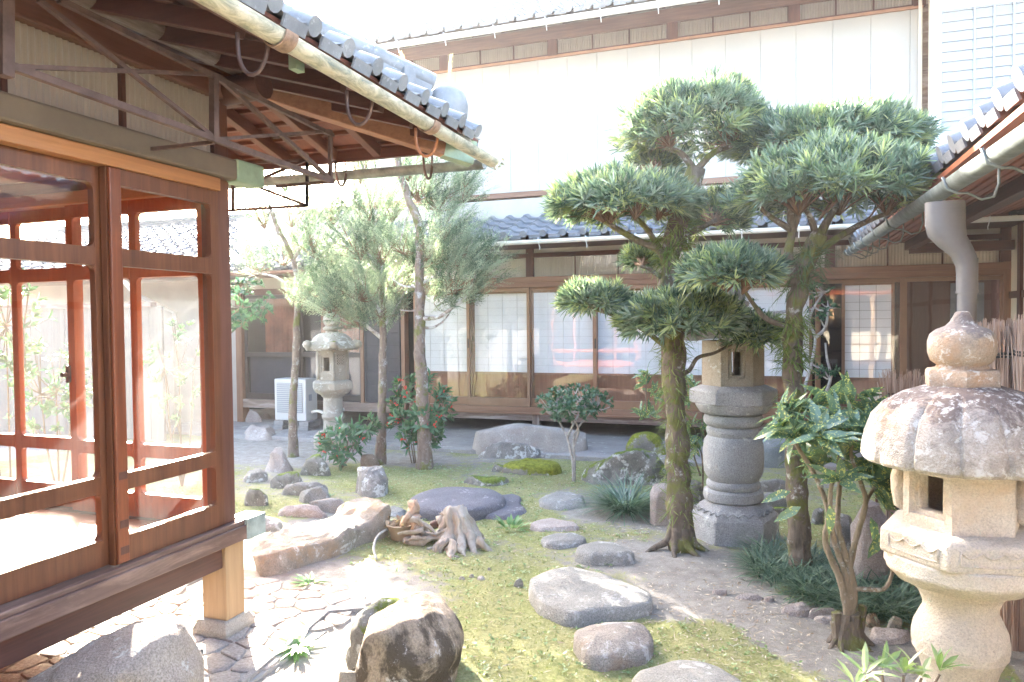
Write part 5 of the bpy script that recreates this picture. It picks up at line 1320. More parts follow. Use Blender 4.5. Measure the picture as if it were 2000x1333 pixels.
def pad(tree, cx, cy, hw, hh, D, hubs, seed, dens=1.0, depth=None, under=.30, name='foliage_pad'):
    """flattened cushion of leaf whorls, plus the twigs that carry it from the hub"""
    global rs
    rs = np.random.RandomState(seed)
    s = D/FPX; rx = (hw-12)*s; rzt = (hh-8)*s; ry = depth or rx*.85
    c = PD(cx, cy, D); rt = RT.copy(); rt[2] = 0; rt = unit(rt); fw = F0
    n = int(dens*600*(rx*ry/.16)**.9)+50
    th = rs.uniform(0, 2*np.pi, n); mu = rs.uniform(-under, 1, n)
    dd = np.stack([np.sqrt(np.clip(1-mu*mu, 0, 1))*np.cos(th), np.sqrt(np.clip(1-mu*mu, 0, 1))*np.sin(th), mu*.8], 1)
    nz = np.array([noise.noise(Vector(v*2.4)+Vector((seed, 0, 0))) for v in dd]); nz2 = np.array([noise.noise(Vector(v*5.5)+Vector((0, seed, 0))) for v in dd])
    lump = 1+.20*nz+.10*nz2+.035*rs.normal(size=n)
    ok = nz2 < .42+.25*rs.rand(n); n = int(ok.sum()); th, mu, lump, nz = th[ok], mu[ok], lump[ok], nz[ok]
    sh = rs.uniform(.80, 1.0, n); inn = rs.rand(n) < .16; sh[inn] = rs.uniform(.5, .8, inn.sum())
    ct = np.sqrt(np.clip(1-mu*mu, 0, 1))
    lx = rx*ct*np.cos(th)*lump*sh; ly = ry*ct*np.sin(th)*lump*sh; lz = rzt*(mu*.95-.1)*sh*(1+.25*nz)
    cen = c+rt*lx[:, None]+fw*ly[:, None]+ZZ*lz[:, None]
    axis = unit(rt*(ct*np.cos(th)*.85)[:, None]+fw*(ct*np.sin(th)*.85)[:, None]+ZZ*(.35+.75*np.clip(mu, -.4, 1))[:, None]+.28*rs.normal(size=(n, 3)))
    mb = MB(); grp = rs.randint(0, 4, n)
    for gi in range(4): rosettes(mb, cen[grp == gi], axis[grp == gi], 12, .114, .0128, (.08, 1.02), gi, .10)
    low = mu < .1
    p = mb.build(name, PODO, tree)
    q = random.Random(seed)
    hubs = [np.array(h, float) for h in hubs]; tws = [MB() for _ in hubs]
    m = int(24+36*rx)
    idx = rs.permutation(n)[:m*2]
    for k, i in enumerate(idx):
        e = cen[i]-axis[i]*.03
        j = min(range(len(hubs)), key=lambda j: np.linalg.norm(hubs[j]-e)); h = hubs[j]; tw = tws[j]; mid = h*.5+e*.5+ZZ*.02+np.array([q.uniform(-.03, .03) for _ in range(3)])
        tw.tube([h, (h+mid)/2+ZZ*.006, mid, (mid+e)/2+ZZ*.012, e], [.008, .006, .0045, .0035, .002], 4, caps=False)
    for tw in tws:
        if tw.n: tw.build('twig', m_twig, tree, smooth=True)
    return c
def limb(tree, pts, r0, r1, seed=1, mat=None): return trunk_part(tree, 'limb', pts, r0, r1, mat or m_barkA, 9, 0, seed)[0]
def ferns(tree, spine, f0, f1, n, r, seed, mat=None, ln=.10):
    global rs
    rs = np.random.RandomState(seed); k = len(spine)
    f = rs.uniform(f0, f1, n)*(k-1); i = f.astype(int).clip(0, k-2); S = np.array(spine); P = S[i]+(S[i+1]-S[i])*(f-i)[:, None]
    a = rs.uniform(0, 2*np.pi, n); o = np.stack([np.cos(a), np.sin(a), 0*a], 1)
    mb = MB(); leaf_mesh(mb, P+o*r, unit(o*.8+ZZ*rs.uniform(-.3, .7, n)[:, None]+.3*rs.normal(size=(n, 3))), ln*rs.uniform(.6, 1.3, n), .008, .55, 'lance')
    mb.build('climbing_fern', mat or m_fern, tree)
DA = depth_of(G(1330, 1072))
A = thing('clipped_tree', 'left of the two clipped evergreen trees, its mossy trunk hung with ferns', 'tree', G(1330, 1072))
a_pts = [G(1330, 1072)-ZZ*.05]+[PD(x, y, DA) for x, y in ((1328, 1010), (1323, 900), (1318, 780), (1315, 680), (1312, 600), (1308, 520), (1322, 450), (1345, 380), (1358, 330))]
tA, spA = trunk_part(A, 'trunk', a_pts, .092, .062, m_barkA, 20, .25, 3, bumpy=.35)
mb = MB(); root_flare(mb, G(1330, 1072), .10, 6, 4, .20); mb.build('root', m_barkA, A, smooth=True)
for p, r, s in (([(1310, 545), (1290, 492), (1245, 470), (1205, 448), (1180, 432)], .035, 11), ([(1308, 520), (1265, 450), (1235, 420)], .028, 12), ([(1315, 470), (1360, 450), (1400, 430)], .03, 13),
                ([(1312, 560), (1275, 530), (1250, 520)], .022, 14), ([(1316, 690), (1250, 640), (1195, 615), (1160, 605)], .022, 15), ([(1316, 660), (1345, 630), (1390, 640)], .03, 16), ([(1358, 335), (1330, 300), (1300, 290)], .03, 17), ([(1358, 335), (1392, 300), (1430, 285)], .03, 18), ([(1318, 735), (1345, 725), (1362, 700), (1395, 690), (1430, 672)], .020, 19), ([(1345, 385), (1300, 345), (1275, 335)], .022, 20)):
    limb(A, [PD(x, y, DA-.01*k) for k, (x, y) in enumerate(p)], r, r*.5, s)
H = lambda *p: [PD(x, y, DA) for x, y in p]
pad(A, 1360, 252, 150, 104, DA+.05, H((1358, 315), (1310, 290), (1420, 285)), 101, 1.0)
pad(A, 1212, 400, 150, 66, DA-.15, H((1190, 440), (1240, 430), (1285, 430)), 102, 1.0)
pad(A, 1396, 428, 68, 62, DA+.40, H((1395, 440),), 103, 1.0)
pad(A, 1254, 510, 42, 28, DA+.30, H((1255, 520),), 104, 1.2)
pad(A, 1163, 590, 72, 40, DA-.05, H((1165, 605),), 105, 1.1)
pad(A, 1326, 622, 126, 62, DA-.12, H((1340, 640), (1280, 630), (1390, 640)), 106, 1.1, under=.45)
pad(A, 1276, 332, 55, 40, DA+.45, H((1280, 338),), 107, 1.2)
pad(A, 1475, 655, 60, 38, DA-.05, H((1440, 665), (1480, 668)), 108, 1.2, under=.4)
ferns(A, spA, .10, .52, 650, .076, 21); ferns(A, spA, .66, .80, 420, .07, 22, ln=.13)
DB = depth_of(G(1562, 1122))
B_t = thing('clipped_tree', 'right of the two clipped evergreen trees, leaning to the right with wide bright leaf cushions', 'tree', G(1562, 1122))
b_pts = [G(1562, 1122)-ZZ*.05]+[PD(x, y, DB) for x, y in ((1562, 1050), (1556, 930), (1552, 800), (1548, 700), (1552, 610), (1565, 545), (1580, 500), (1600, 460))]
tB, spB = trunk_part(B_t, 'trunk', b_pts, .074, .052, m_barkA, 18, .20, 5, bumpy=.30)
for p, r, s in (([(1580, 505), (1640, 462), (1700, 430), (1750, 412)], .028, 31), ([(1552, 560), (1540, 500), (1548, 455), (1560, 420)], .040, 32), ([(1600, 462), (1620, 425), (1640, 395)], .034, 33), ([(1596, 465), (1580, 420), (1560, 400)], .026, 34),
                ([(1548, 640), (1500, 625), (1472, 595), (1455, 570)], .022, 35), ([(1548, 455), (1545, 400), (1560, 330), (1600, 290)], .03, 36), ([(1545, 450), (1500, 420), (1480, 400)], .024, 37)):
    limb(B_t, [PD(x, y, DB+.005*k) for k, (x, y) in enumerate(p)], r, r*.5, s)
H = lambda *p: [PD(x, y, DB) for x, y in p]
pad(B_t, 1618, 280, 188, 66, DB+.45, [PD(x, y, DB+.35) for x, y in ((1560, 315), (1640, 300), (1480, 310), (1720, 310))], 111, .95)
pad(B_t, 1632, 372, 194, 98, DB-.12, H((1640, 420), (1560, 420), (1730, 420), (1600, 430), (1690, 435)), 112, 1.1, under=.22)
pad(B_t, 1430, 535, 98, 55, DB-.12, H((1450, 575), (1420, 570)), 113, 1.1, under=.25)
ferns(B_t, spB, .47, .62, 420, .058, 41, ln=.11); ferns(B_t, spB, .70, .92, 260, .055, 42, leafmat('hanging_fern', [(.05, .09, .04), (.09, .14, .06), (.13, .18, .08)], .3), .15)
for i in range(3): ferns(B_t, spB, .28+.1*i, .34+.1*i, 25, .065, 43+i)
TG = 'clipped evergreen trees by the middle lantern'
A['group'] = TG; B_t['group'] = TG

# ------------------------------------------------------------------ feathery conifers at the back left
def sprays(mb, cen, dirs, size, seed, per=13, mat=0):
    """flat feathery shoots: a curved axis with needles in two ranks, side shoots included"""
    global rs
    rs = np.random.RandomState(seed); n = len(cen)
    d = unit(dirs); sd_ = unit(np.cross(d, unit(ZZ+.4*rs.normal(size=(n, 3)))))
    P = []; Dd = []; L = []
    for sgn in (-1, 0, 1):
        for lvl in ((0,) if sgn == 0 else (.15, .38, .60)):
            ax = unit(d+sd_*sgn*(.55 if sgn else 0)); o = cen+d*(size*lvl)[:, None]; ln = size*(1.0 if sgn == 0 else .62*(1-lvl*.6))
            for k in range(per if sgn == 0 else per//2+2):
                f = (k+.5)/(per if sgn == 0 else per//2+2)
                p = o+ax*(ln*f)[:, None]-ZZ*(.10*ln*f*f)[:, None]
                for s2 in (-1, 1):
                    P.append(p); Dd.append(unit(ax*.85+np.cross(ax, np.cross(d, sd_))*s2*.7+.15*rs.normal(size=(n, 3)))); L.append(np.full(n, .032)*(1.15-.5*f))
    P = np.concatenate(P); Dd = np.concatenate(Dd); L = np.concatenate(L)
    leaf_mesh(mb, P, Dd, L*rs.uniform(.7, 1.2, len(P)), L*.30, .05, 'needle', mat)
def conifer(label, trunk, r0, r1, limbs, blobs, seed, D, up=.55):
    global rs
    base = G(*trunk[0]); T = thing('conifer', label, 'tree', base, 'feathery conifers at the back left')
    pts = [base-ZZ*.06]+[PD(x, y, D) for x, y in trunk[1:]]
    _, sp = trunk_part(T, 'trunk', pts, r0, r1, m_barkC, 14, .35, seed, bumpy=.4)
    for i, (p, r, dz) in enumerate(limbs): trunk_part(T, 'limb', [PD(x, y, D+dz*k/len(p)) for k, (x, y) in enumerate(p)], r, r*.35, barkL, 8, 0, seed+i, bumpy=.3)
    mb = MB(); tw = MB()
    for i, (x, y, rp_, dz, n) in enumerate(blobs):
        n = int(n*1.0)
        rs = np.random.RandomState(seed*50+i); R = rp_*D/FPX; c = PD(x, y, D+dz)
        q = unit(rs.normal(size=(n, 3)))*(rs.uniform(.05, 1, n)**.45)[:, None]*R*np.array([1.05, 1.05, .85])
        anchor = c-ZZ*R*.9+(np.array(PD(*trunk[-1], D))-c)*.12
        tr_ = PD(np.interp(y, [t_[1] for t_ in trunk[::-1]], [t_[0] for t_ in trunk[::-1]]), y, D); ow = unit(c-tr_+.3*R*ZZ+1e-3)
        dr = unit(unit(q+.4*R*ZZ)*.55+ow*.6+ZZ*up*.9+.16*rs.normal(size=(n, 3)))
        gi_ = rs.randint(0, 4, n); sz = rs.uniform(.22, .50, n)
        for g_ in range(4): sprays(mb, (c+q-dr*.12)[gi_ == g_], dr[gi_ == g_], sz[gi_ == g_], seed*100+i*5+g_, 13, g_)
        rs = np.random.RandomState(seed*77+i)
        for j in range(0, n, 3): tw.tube([anchor, anchor*.5+(c+q[j])*.5+rs.normal(0, .03, 3), c+q[j]], [.009, .006, .0025], 4, caps=False)
    mb.build('crown', CONI, T); tw.build('twig', m_twig, T, smooth=True)
    return T, sp
barkL = barkmat('lichened_limb_bark', (.40, .36, .33), (.20, .15, .12), .75, .05, (.60, .60, .58))
D1 = depth_of(G(575, 893)); D2 = depth_of(G(745, 906)); D3 = depth_of(G(830, 915))
conifer('thin leaning conifer leftmost at the back, with sunlit sprays against the old roof', [(573, 893), (572, 800), (577, 700), (580, 620), (582, 560), (570, 500), (545, 450), (525, 400)], .056, .022,
        [([(582, 580), (545, 545), (510, 535), (480, 530)], .02, .2), ([(580, 560), (610, 520), (640, 480)], .03, -.2), ([(575, 505), (600, 460), (620, 400)], .025, -.1), ([(545, 460), (520, 420), (500, 395)], .015, .1), ([(582, 580), (610, 560), (650, 545)], .02, -.3)],
        [(515, 410, 42, .1, 36), (575, 405, 44, 0, 36), (628, 455, 62, -.2, 90), (660, 400, 50, -.2, 50), (560, 490, 45, .2, 34), (505, 520, 28, .1, 20), (655, 540, 62, -.35, 100), (600, 580, 36, -.2, 34), (480, 495, 24, .2, 12), (560, 320, 50, .1, 40), (600, 250, 45, 0, 30)], 3, D1)
conifer('middle conifer with a white-lichened trunk beside the left lantern', [(742, 906), (745, 840), (747, 760), (748, 700), (748, 640), (745, 580), (738, 520), (730, 450), (722, 380)], .062, .022,
        [([(745, 660), (725, 645), (705, 630), (680, 620), (668, 610)], .028, -.3), ([(747, 620), (720, 570), (690, 530)], .024, -.2), ([(748, 640), (775, 600), (790, 570)], .022, .1), ([(738, 520), (700, 470), (680, 430)], .022, -.1), ([(740, 540), (765, 480), (780, 430)], .022, .1)],
        [(650, 590, 46, -.35, 66), (700, 560, 55, -.2, 80), (745, 610, 42, 0, 60), (770, 560, 40, .1, 44), (700, 470, 55, -.1, 70), (750, 480, 55, 0, 64), (720, 400, 50, 0, 50), (772, 400, 40, .1, 34), (690, 620, 30, -.3, 26), (700, 300, 55, 0, 46), (725, 220, 50, 0, 40), (690, 150, 40, 0, 24)], 5, D2)
conifer('thick-trunked conifer on the right of the back group, in front of the sliding doors', [(830, 915), (828, 850), (825, 760), (820, 680), (820, 600), (820, 520), (818, 440), (800, 395), (785, 350), (775, 310)], .082, .035,
        [([(822, 622), (855, 620), (885, 600), (905, 585), (920, 560), (935, 530)], .030, -.3), ([(822, 640), (845, 640), (865, 628), (880, 610)], .02, .2), ([(820, 555), (850, 540), (870, 510)], .026, 0), ([(818, 450), (850, 420), (880, 390)], .028, .1), ([(800, 395), (790, 440), (780, 480)], .018, 0), ([(820, 560), (790, 560), (765, 545)], .02, .1), ([(822, 605), (800, 608), (780, 605)], .016, .1), ([(860, 440), (870, 400), (890, 360)], .02, .1)],
        [(865, 375, 50, .1, 60), (920, 365, 40, .1, 36), (820, 355, 48, .1, 46), (880, 440, 50, .05, 56), (850, 490, 55, 0, 76), (905, 500, 52, -.1, 70), (945, 530, 36, -.25, 40), (900, 560, 46, -.2, 60), (860, 580, 32, 0, 26), (790, 480, 42, .1, 40), (960, 500, 22, -.3, 12), (800, 320, 40, .2, 30), (760, 260, 45, .2, 36), (770, 190, 36, .2, 24)], 7, D3)

# ------------------------------------------------------------------ shrubs
def shrub(name, label, cat, base, stems, clusters, leafm, per, ln, wd, seed, stem_r=.008, stem_m=None, spread=(.35, 1.35), berries=0, droop=.2, group=None, axis_up=.6, part_leaf='foliage'):
    global rs
    rs = np.random.RandomState(seed); base = np.array(base); T = thing(name, label, cat, base, group)
    st = MB()
    for s in stems:
        sp = spline(s, 5); k = len(sp); st.tube(sp, [stem_r*(1-.55*i/(k-1)) for i in range(k)], 7)
    cen = np.array([c for c, _ in clusters]); out = np.array([o for _, o in clusters])
    for c in cen[::2]:
        h = min((s[-1] if len(s) < 3 else min(s, key=lambda p: np.linalg.norm(np.array(p)-c)) for s in stems), key=lambda p: np.linalg.norm(np.array(p)-c))
        st.tube([np.array(h), (np.array(h)+c)/2-ZZ*.015, c], [stem_r*.5, stem_r*.4, stem_r*.3], 5, caps=False)
    st.build('stem', stem_m or m_twigd, T, smooth=True)
    mb = MB(); rosettes(mb, cen, unit(out+ZZ*axis_up), per, ln, wd, spread, 0, droop, 'broad'); mb.build(part_leaf, leafm, T)
    if berries:
        pick = rs.permutation(len(cen))[:berries]
        for i in pick:
            bb = MB()
            for j in range(rs.randint(3, 6)):
                p = cen[i]+unit(out[i]+ZZ*.5)*.035+rs.normal(0, .016, 3); r = .011
                bb.lathe([(.001, -r), (r*.8, -r*.6), (r, 0), (r*.8, r*.6), (.001, r)], p, 7)
            bb.build('berry_cluster', m_berry, T, smooth=True)
    return T
def ell_clusters(c, rx, ry, rzz, n, seed, inner=.35, ux=None):
    r = np.random.RandomState(seed); d = unit(r.normal(size=(n, 3))); s = r.uniform(inner, 1, n)**.6
    q = d*s[:, None]; R = ux if ux is not None else unit(np.array([RT[0], RT[1], 0]))
    return [(c+R*q[i, 0]*rx+F0*q[i, 1]*ry+ZZ*q[i, 2]*rzz, R*d[i, 0]+F0*d[i, 1]+ZZ*d[i, 2]*.6) for i in range(n)]
b = G(818, 905); D = depth_of(b); s = D/FPX
shrub('berry_shrub', 'larger red-berried shrub in front of the thick conifer trunk', 'shrub', b, [[b+RT*dx*s*.3, b+RT*dx*.6*s+ZZ*.35, b+RT*dx*s+ZZ*hh] for dx, hh in ((-45, .75), (-20, .9), (5, 1.0), (25, .85), (45, .8), (-30, .55), (38, .5), (0, .7))],
      ell_clusters(PD(820, 805, D-.05), 62*s, .34, 78*s, 135, 61), m_berryleaf, 7, .115, .036, 61, .008, berries=46, group='red-berried shrubs')
b = G(668, 915); D = depth_of(b); s = D/FPX
shrub('berry_shrub', 'smaller red-berried shrub at the foot of the left lantern', 'shrub', b, [[b, b+RT*dx*.5*s+ZZ*.25, b+RT*dx*s+ZZ*hh] for dx, hh in ((-30, .5), (-8, .4), (20, .5), (40, .45), (55, .6))],
      ell_clusters(PD(668, 862, D-.05), 42*s, .22, 42*s, 52, 62)+ell_clusters(PD(716, 830, D), 22*s, .10, 18*s, 10, 63), m_berryleaf, 7, .125, .036, 62, .007, berries=20, group='red-berried shrubs')
b = G(1120, 942); D = depth_of(b); s = D/FPX
shrub('small_tree', 'little round-headed evergreen on twin thin stems in front of the sliding doors', 'tree', b,
      [[b, PD(1118, 900, D), PD(1108, 855, D), PD(1085, 812, D)], [b+RT*.01, PD(1122, 890, D), PD(1122, 850, D), PD(1145, 815, D), PD(1165, 800, D)], [PD(1121, 870, D), PD(1130, 840, D), PD(1110, 800, D-.1)], [PD(1108, 855, D), PD(1120, 830, D), PD(1140, 790, D+.1)]],
      ell_clusters(PD(1120, 787, D), 74*s, .34, 33*s, 150, 64), m_camel, 8, .062, .026, 64, .016, m_barkp, spread=(.3, 1.4))
b = G(440, 880); D = 8.3; s = D/FPX
shrub('camellia', 'glossy dark camellia poking out from behind the veranda post', 'shrub', (PD(440, 640, D)[0], PD(440, 640, D)[1], 0), [[np.array([*PD(440, 640, D)[:2], 0]), PD(440, 660, D), PD(470, 600, D)], [PD(440, 660, D), PD(480, 625, D), PD(515, 600, D)], [PD(440, 560, D), PD(480, 545, D), PD(512, 535, D)]],
      ell_clusters(PD(462, 592, D), 72*s, .35, 50*s, 130, 65), m_camel, 7, .075, .034, 65, .014)
b = G(1574, 890); D = depth_of(b); s = D/FPX
shrub('pale_camellia', 'sparse camellia with a pale smooth forked trunk behind the right clipped tree', 'shrub', b,
      [[b, PD(1570, 820, D), PD(1572, 760, D), PD(1585, 710, D), PD(1592, 660, D), PD(1580, 630, D), PD(1590, 600, D), PD(1610, 570, D)], [PD(1592, 660, D), PD(1612, 640, D), PD(1618, 600, D)], [b+RT*.05, PD(1605, 790, D), PD(1622, 740, D), PD(1615, 700, D), PD(1612, 670, D)], [PD(1580, 630, D), PD(1560, 620, D), PD(1550, 605, D)]],
      ell_clusters(PD(1598, 590, D), 36*s, .25, 45*s, 34, 66)+ell_clusters(PD(1612, 722, D), 26*s, .12, 16*s, 18, 67)+ell_clusters(PD(1470, 610, D), 30*s, .15, 22*s, 14, 68), m_camel, 6, .065, .028, 66, .026, m_barkp)
b = G(1372, 960); D = depth_of(b); s = D/FPX
shrub('broadleaf_shrub', 'open broad-leaved shrub between the left clipped trunk and the middle lantern', 'shrub', b,
      [[b, PD(1372, 900, D), PD(1360, 850, D), PD(1350, 830, D)], [PD(1368, 930, D), PD(1352, 880, D), PD(1345, 850, D)], [PD(1372, 900, D), PD(1378, 850, D), PD(1372, 800, D), PD(1360, 760, D)], [PD(1360, 860, D), PD(1310, 830, D), PD(1260, 815, D)]],
      ell_clusters(PD(1362, 850, D), 28*s, .2, 26*s, 14, 69)+ell_clusters(PD(1355, 765, D), 24*s, .15, 30*s, 10, 70)+ell_clusters(PD(1258, 812, D), 16*s, .1, 9*s, 4, 71)+ell_clusters(PD(1275, 750, D), 20*s, .1, 30*s, 6, 72), m_auc, 6, .14, .042, 69, .010, m_twigd)
# speckled laurel in the right foreground
b = G(1658, 1258); D = depth_of(b)
X = lambda x, y, dz=0.: PD(x, y, D+dz)
Ls = thing('speckled_laurel', 'tall yellow-speckled laurel on bare twisted stems beside the right foreground lantern', 'shrub', b)
stems = [([b, X(1655, 1200), X(1640, 1130), X(1612, 1060), X(1618, 1000), X(1592, 930), X(1562, 880), X(1540, 845, .05)], .022), ([X(1660, 1200), X(1650, 1120), X(1628, 1050), X(1622, 960, -.1), X(1640, 900), X(1620, 840)], .018),
         ([X(1662, 1210), X(1668, 1150), X(1650, 1080), X(1636, 1020), X(1640, 940, .1), X(1636, 860), X(1650, 800, .1)], .020), ([X(1664, 1200), X(1660, 1100), X(1690, 990), X(1680, 940), X(1662, 880), X(1690, 840)], .018),
         ([X(1660, 1110), X(1690, 985, .05), X(1725, 930, .1), X(1735, 880, .1)], .014), ([X(1670, 1150), X(1700, 1152, -.05), X(1728, 1150), X(1742, 1120), X(1738, 1080), X(1722, 1040, .1)], .014), ([b+RT*.04, X(1676, 1215), X(1682, 1190)], .028), ([b-RT*.05, X(1632, 1235), X(1625, 1215)], .026)]
mb = MB()
for pts, r in stems:
    sp = spline(pts, 6); k = len(sp); mb.tube(sp, [r*(1-.6*i/(k-1))*(1+.10*math.sin(i*2.3)) for i in range(k)], 8)
mb.build('stem', barkmat('laurel_bark', (.33, .26, .20), (.19, .15, .09), .2, .25), Ls, smooth=True)
mb = MB(); root_flare(mb, b, .06, 7, 9, .10)
mb.tube([b-ZZ*.04, b+ZZ*.06, b+ZZ*.14], [.095, .075, .05], 10); mb.tube([b-RT*.06, b-RT*.07+ZZ*.17], [.03, .024], 7); mb.tube([b+RT*.06+F0*.03, b+RT*.075+ZZ*.20], [.028, .02], 7); rough(mb, .012, 14, 3)
mb.build('stump', m_barkA, Ls, smooth='auto')
cl = []
for x, y, dz, ox in ((1530, 835, 0, -.8), (1545, 815, .05, -.5), (1575, 800, .1, -.2), (1560, 850, -.05, -.6), (1600, 840, -.1, -.1), (1630, 815, 0, 0), (1655, 790, .1, .1), (1620, 860, -.12, -.2), (1660, 840, -.05, .1), (1690, 825, 0, .3), (1710, 805, .1, .4), (1690, 860, -.1, .3), (1720, 850, .05, .5), (1650, 880, .1, 0), (1600, 880, .1, -.3), (1735, 880, .12, .6), (1700, 900, -.1, .3), (1610, 910, .05, -.3), (1730, 920, .0, .5), (1700, 945, -.05, .2), (1745, 960, .08, .5), (1730, 985, -.02, .4), (1640, 940, -.12, -.1), (1670, 920, .15, .1), (1585, 770+40, .15, -.2), (1620, 785, .2, 0)):
    cl.append((X(x, y, dz), unit(RT*ox+F0*(-.25 if dz <= 0 else .25)+.15*ZZ)))
cl += [(c_+np.array([rnd.uniform(-.07, .07), rnd.uniform(-.08, .12), rnd.uniform(-.06, .03)]), o_) for c_, o_ in cl if rnd.random() < .7]
rs = np.random.RandomState(77)
cen = np.array([c for c, _ in cl]); out = np.array([o for _, o in cl])
mb = MB(); rosettes(mb, cen, unit(out+ZZ*.7), 9, .165, .054, (.45, 1.5), 0, .28, 'broad')
lone = np.array([X(1545, 960), X(1565, 990), X(1620, 985, -.1), X(1700, 1010, .05), X(1735, 1030, .05), X(1722, 1040, -.05)])
leaf_mesh(mb, lone, np.array([-RT-.3*ZZ, -RT*.8-.4*ZZ, -.9*ZZ-F0*.2, -.9*ZZ-F0*.2+.2*RT, -.8*ZZ-.3*RT, -.9*ZZ-.4*RT]), .16, .05, .25, 'broad', normal=np.tile(unit(-F0*.8+ZZ*.6), (6, 1)))
mb.build('foliage', m_auc, Ls)
bb = MB()
for x, y in ((1640, 862), (1546, 866)):
    bb = MB(); p = X(x, y, -.1); r = .009; bb.lathe([(.001, -r), (r*.8, -r*.6), (r, 0), (r*.8, r*.6), (.001, r)], p, 8)
    bb.build('berry', m_berry, Ls, smooth=True)
# plant at the bottom right, in front of the lantern
b = G(1760, 1440); D = 2.72; X = lambda x, y, dz=0.: PD(x, y, D+dz)
N_ = thing('broadleaf_seedling', 'pale narrow-leaved young shrub at the bottom edge before the right lantern', 'plant', (*X(1760, 1420)[:2], 0))
mb = MB()
for x, y, dz in ((1690, 1322, 0), (1722, 1312, .05), (1765, 1320, -.03), (1800, 1325, 0), (1835, 1318, .05), (1670, 1345, 0)): mb.tube(spline([np.array([*X(1760, 1420)[:2], 0]), X((x+1750)/2, 1400), X(x, y, dz)], 4), .005, 6)
mb.build('stem', m_twigd, N_, smooth=True)
rs = np.random.RandomState(78)
cen = np.array([X(1690, 1318), X(1722, 1306, .05), X(1765, 1316, -.03), X(1800, 1322), X(1835, 1312, .05), X(1670, 1340)])
mb = MB(); rosettes(mb, cen, np.tile(ZZ, (6, 1))+.2*rs.normal(size=(6, 3)), 8, .115, .024, (.3, 1.35), 0, .2); mb.build('foliage', m_pale_leaf, N_)

# ------------------------------------------------------------------ grasses and ground plants
def tuft(cen, n, ln, seed, wd=.006, r=.05, up=(.5, 1.6)):
    global rs
    rs = np.random.RandomState(seed); mb = MB(); a = rs.uniform(0, 2*np.pi, n); q = np.sqrt(rs.rand(n))*r
    o = np.stack([np.cos(a), np.sin(a), 0*a], 1)
    leaf_mesh(mb, np.array(cen)+o*q[:, None]-ZZ*.01, unit(o*rs.uniform(.25, 1.1, n)[:, None]+ZZ*rs.uniform(*up, n)[:, None]), ln*rs.uniform(.6, 1.15, n), wd, .75, 'lance', normal=unit(ZZ+o*.01+.1*rs.normal(size=(n, 3))))
    return mb
c = G(1222, 1002); single(tuft(c, 520, .36, 81, .012, .12, (.6, 1.8)), 'grass_tuft', m_grassd, 'dark arching mondo grass tuft alone on the moss left of the clipped tree', 'plant', c)
pts = [(x, y) for x in range(1470, 1780, 17) for y in range(1085, 1215, 15)]
poly = [(1470, 1100), (1510, 1078), (1560, 1085), (1620, 1105), (1690, 1112), (1760, 1120), (1790, 1180), (1770, 1215), (1700, 1205), (1650, 1198), (1575, 1185), (1520, 1150), (1480, 1130)]
mbg = MB(); k = 0
for x, y in pts:
    x += rnd.uniform(-8, 8); y += rnd.uniform(-7, 7)
    if inside((x, y), poly):
        k += 1; t = tuft(G(x, y), 38, .20, 200+k, .0095, .05, (.5, 1.7)); mbg.add(np.concatenate(t.v), t.f)
o = mbg.build('mondo_grass', m_grassd); tag(o, 'bed of dark mondo grass round the foot of the right clipped tree', 'ground cover', kind='stuff')
for lab, x, y, n, ln, sd0 in (('small green weed rosette beside the paving, farther one near the long sunlit rock', 607, 1145, 34, .13, 91), ('larger leafy weed rosette beside the paving, nearer one left of the boulder', 580, 1270, 44, .15, 92)):
    c = G(x, y); rs = np.random.RandomState(sd0); mb = MB(); a = rs.uniform(0, 2*np.pi, n); o = np.stack([np.cos(a), np.sin(a), rs.uniform(.12, .8, n)], 1)
    leaf_mesh(mb, c+o*.015, unit(o), ln*rs.uniform(.5, 1.1, n), .030, .3, 'broad', normal=np.tile(ZZ, (n, 1))); single(mb, 'weed', m_weed, lab, 'weed', c, 'weeds beside the paving')
for lab, x, y, n, ln, sd0 in (('small sprig of clover-like leaves at the foot of the brushwood fence', 1765, 1175, 26, .09, 93), ('tiny ground sprig beside the laurel stump', 1640, 1185, 16, .07, 94), ('faded grassy sprig in the moss right of the stump', 1000, 1035, 40, .12, 95)):
    c = G(x, y); rs = np.random.RandomState(sd0); mb = MB(); a = rs.uniform(0, 2*np.pi, n); o = np.stack([np.cos(a), np.sin(a), rs.uniform(.1, 1.4, n)], 1)
    leaf_mesh(mb, c+o*.02*np.array([3, 3, 1]), unit(o), ln*rs.uniform(.5, 1.1, n), .026, .2, 'broad', normal=np.tile(ZZ, (n, 1))); single(mb, 'sprig', m_weed, lab, 'plant', c)
rs = np.random.RandomState(15); n = 3600
P = np.stack([rs.uniform(-4.2, 1.3, n), 2.0+6*rs.rand(n)**1.3, np.zeros(n)], 1)
P = P[[not inside((p[0], p[1]), pave_poly) and moss_amount(p[0], p[1])+.45*fbm(p[0], p[1], 3.1, 5) > .45 for p in P]]; n = len(P); P[:, 2] = [ground_z(p[0], p[1])+.006 for p in P]
mb = MB(); rosettes(mb, P, np.tile(ZZ, (n, 1)), 4, .022, .013, (.9, 1.45), 0, .1, 'broad')
tag(mb.build('clover', leafmat('clover_leaf', [(.17, .26, .09), (.27, .36, .17), (.38, .44, .28), (.22, .30, .10)], .3, .4)), 'tiny pale clover-like weeds dotted through the moss', 'weeds', kind='stuff')
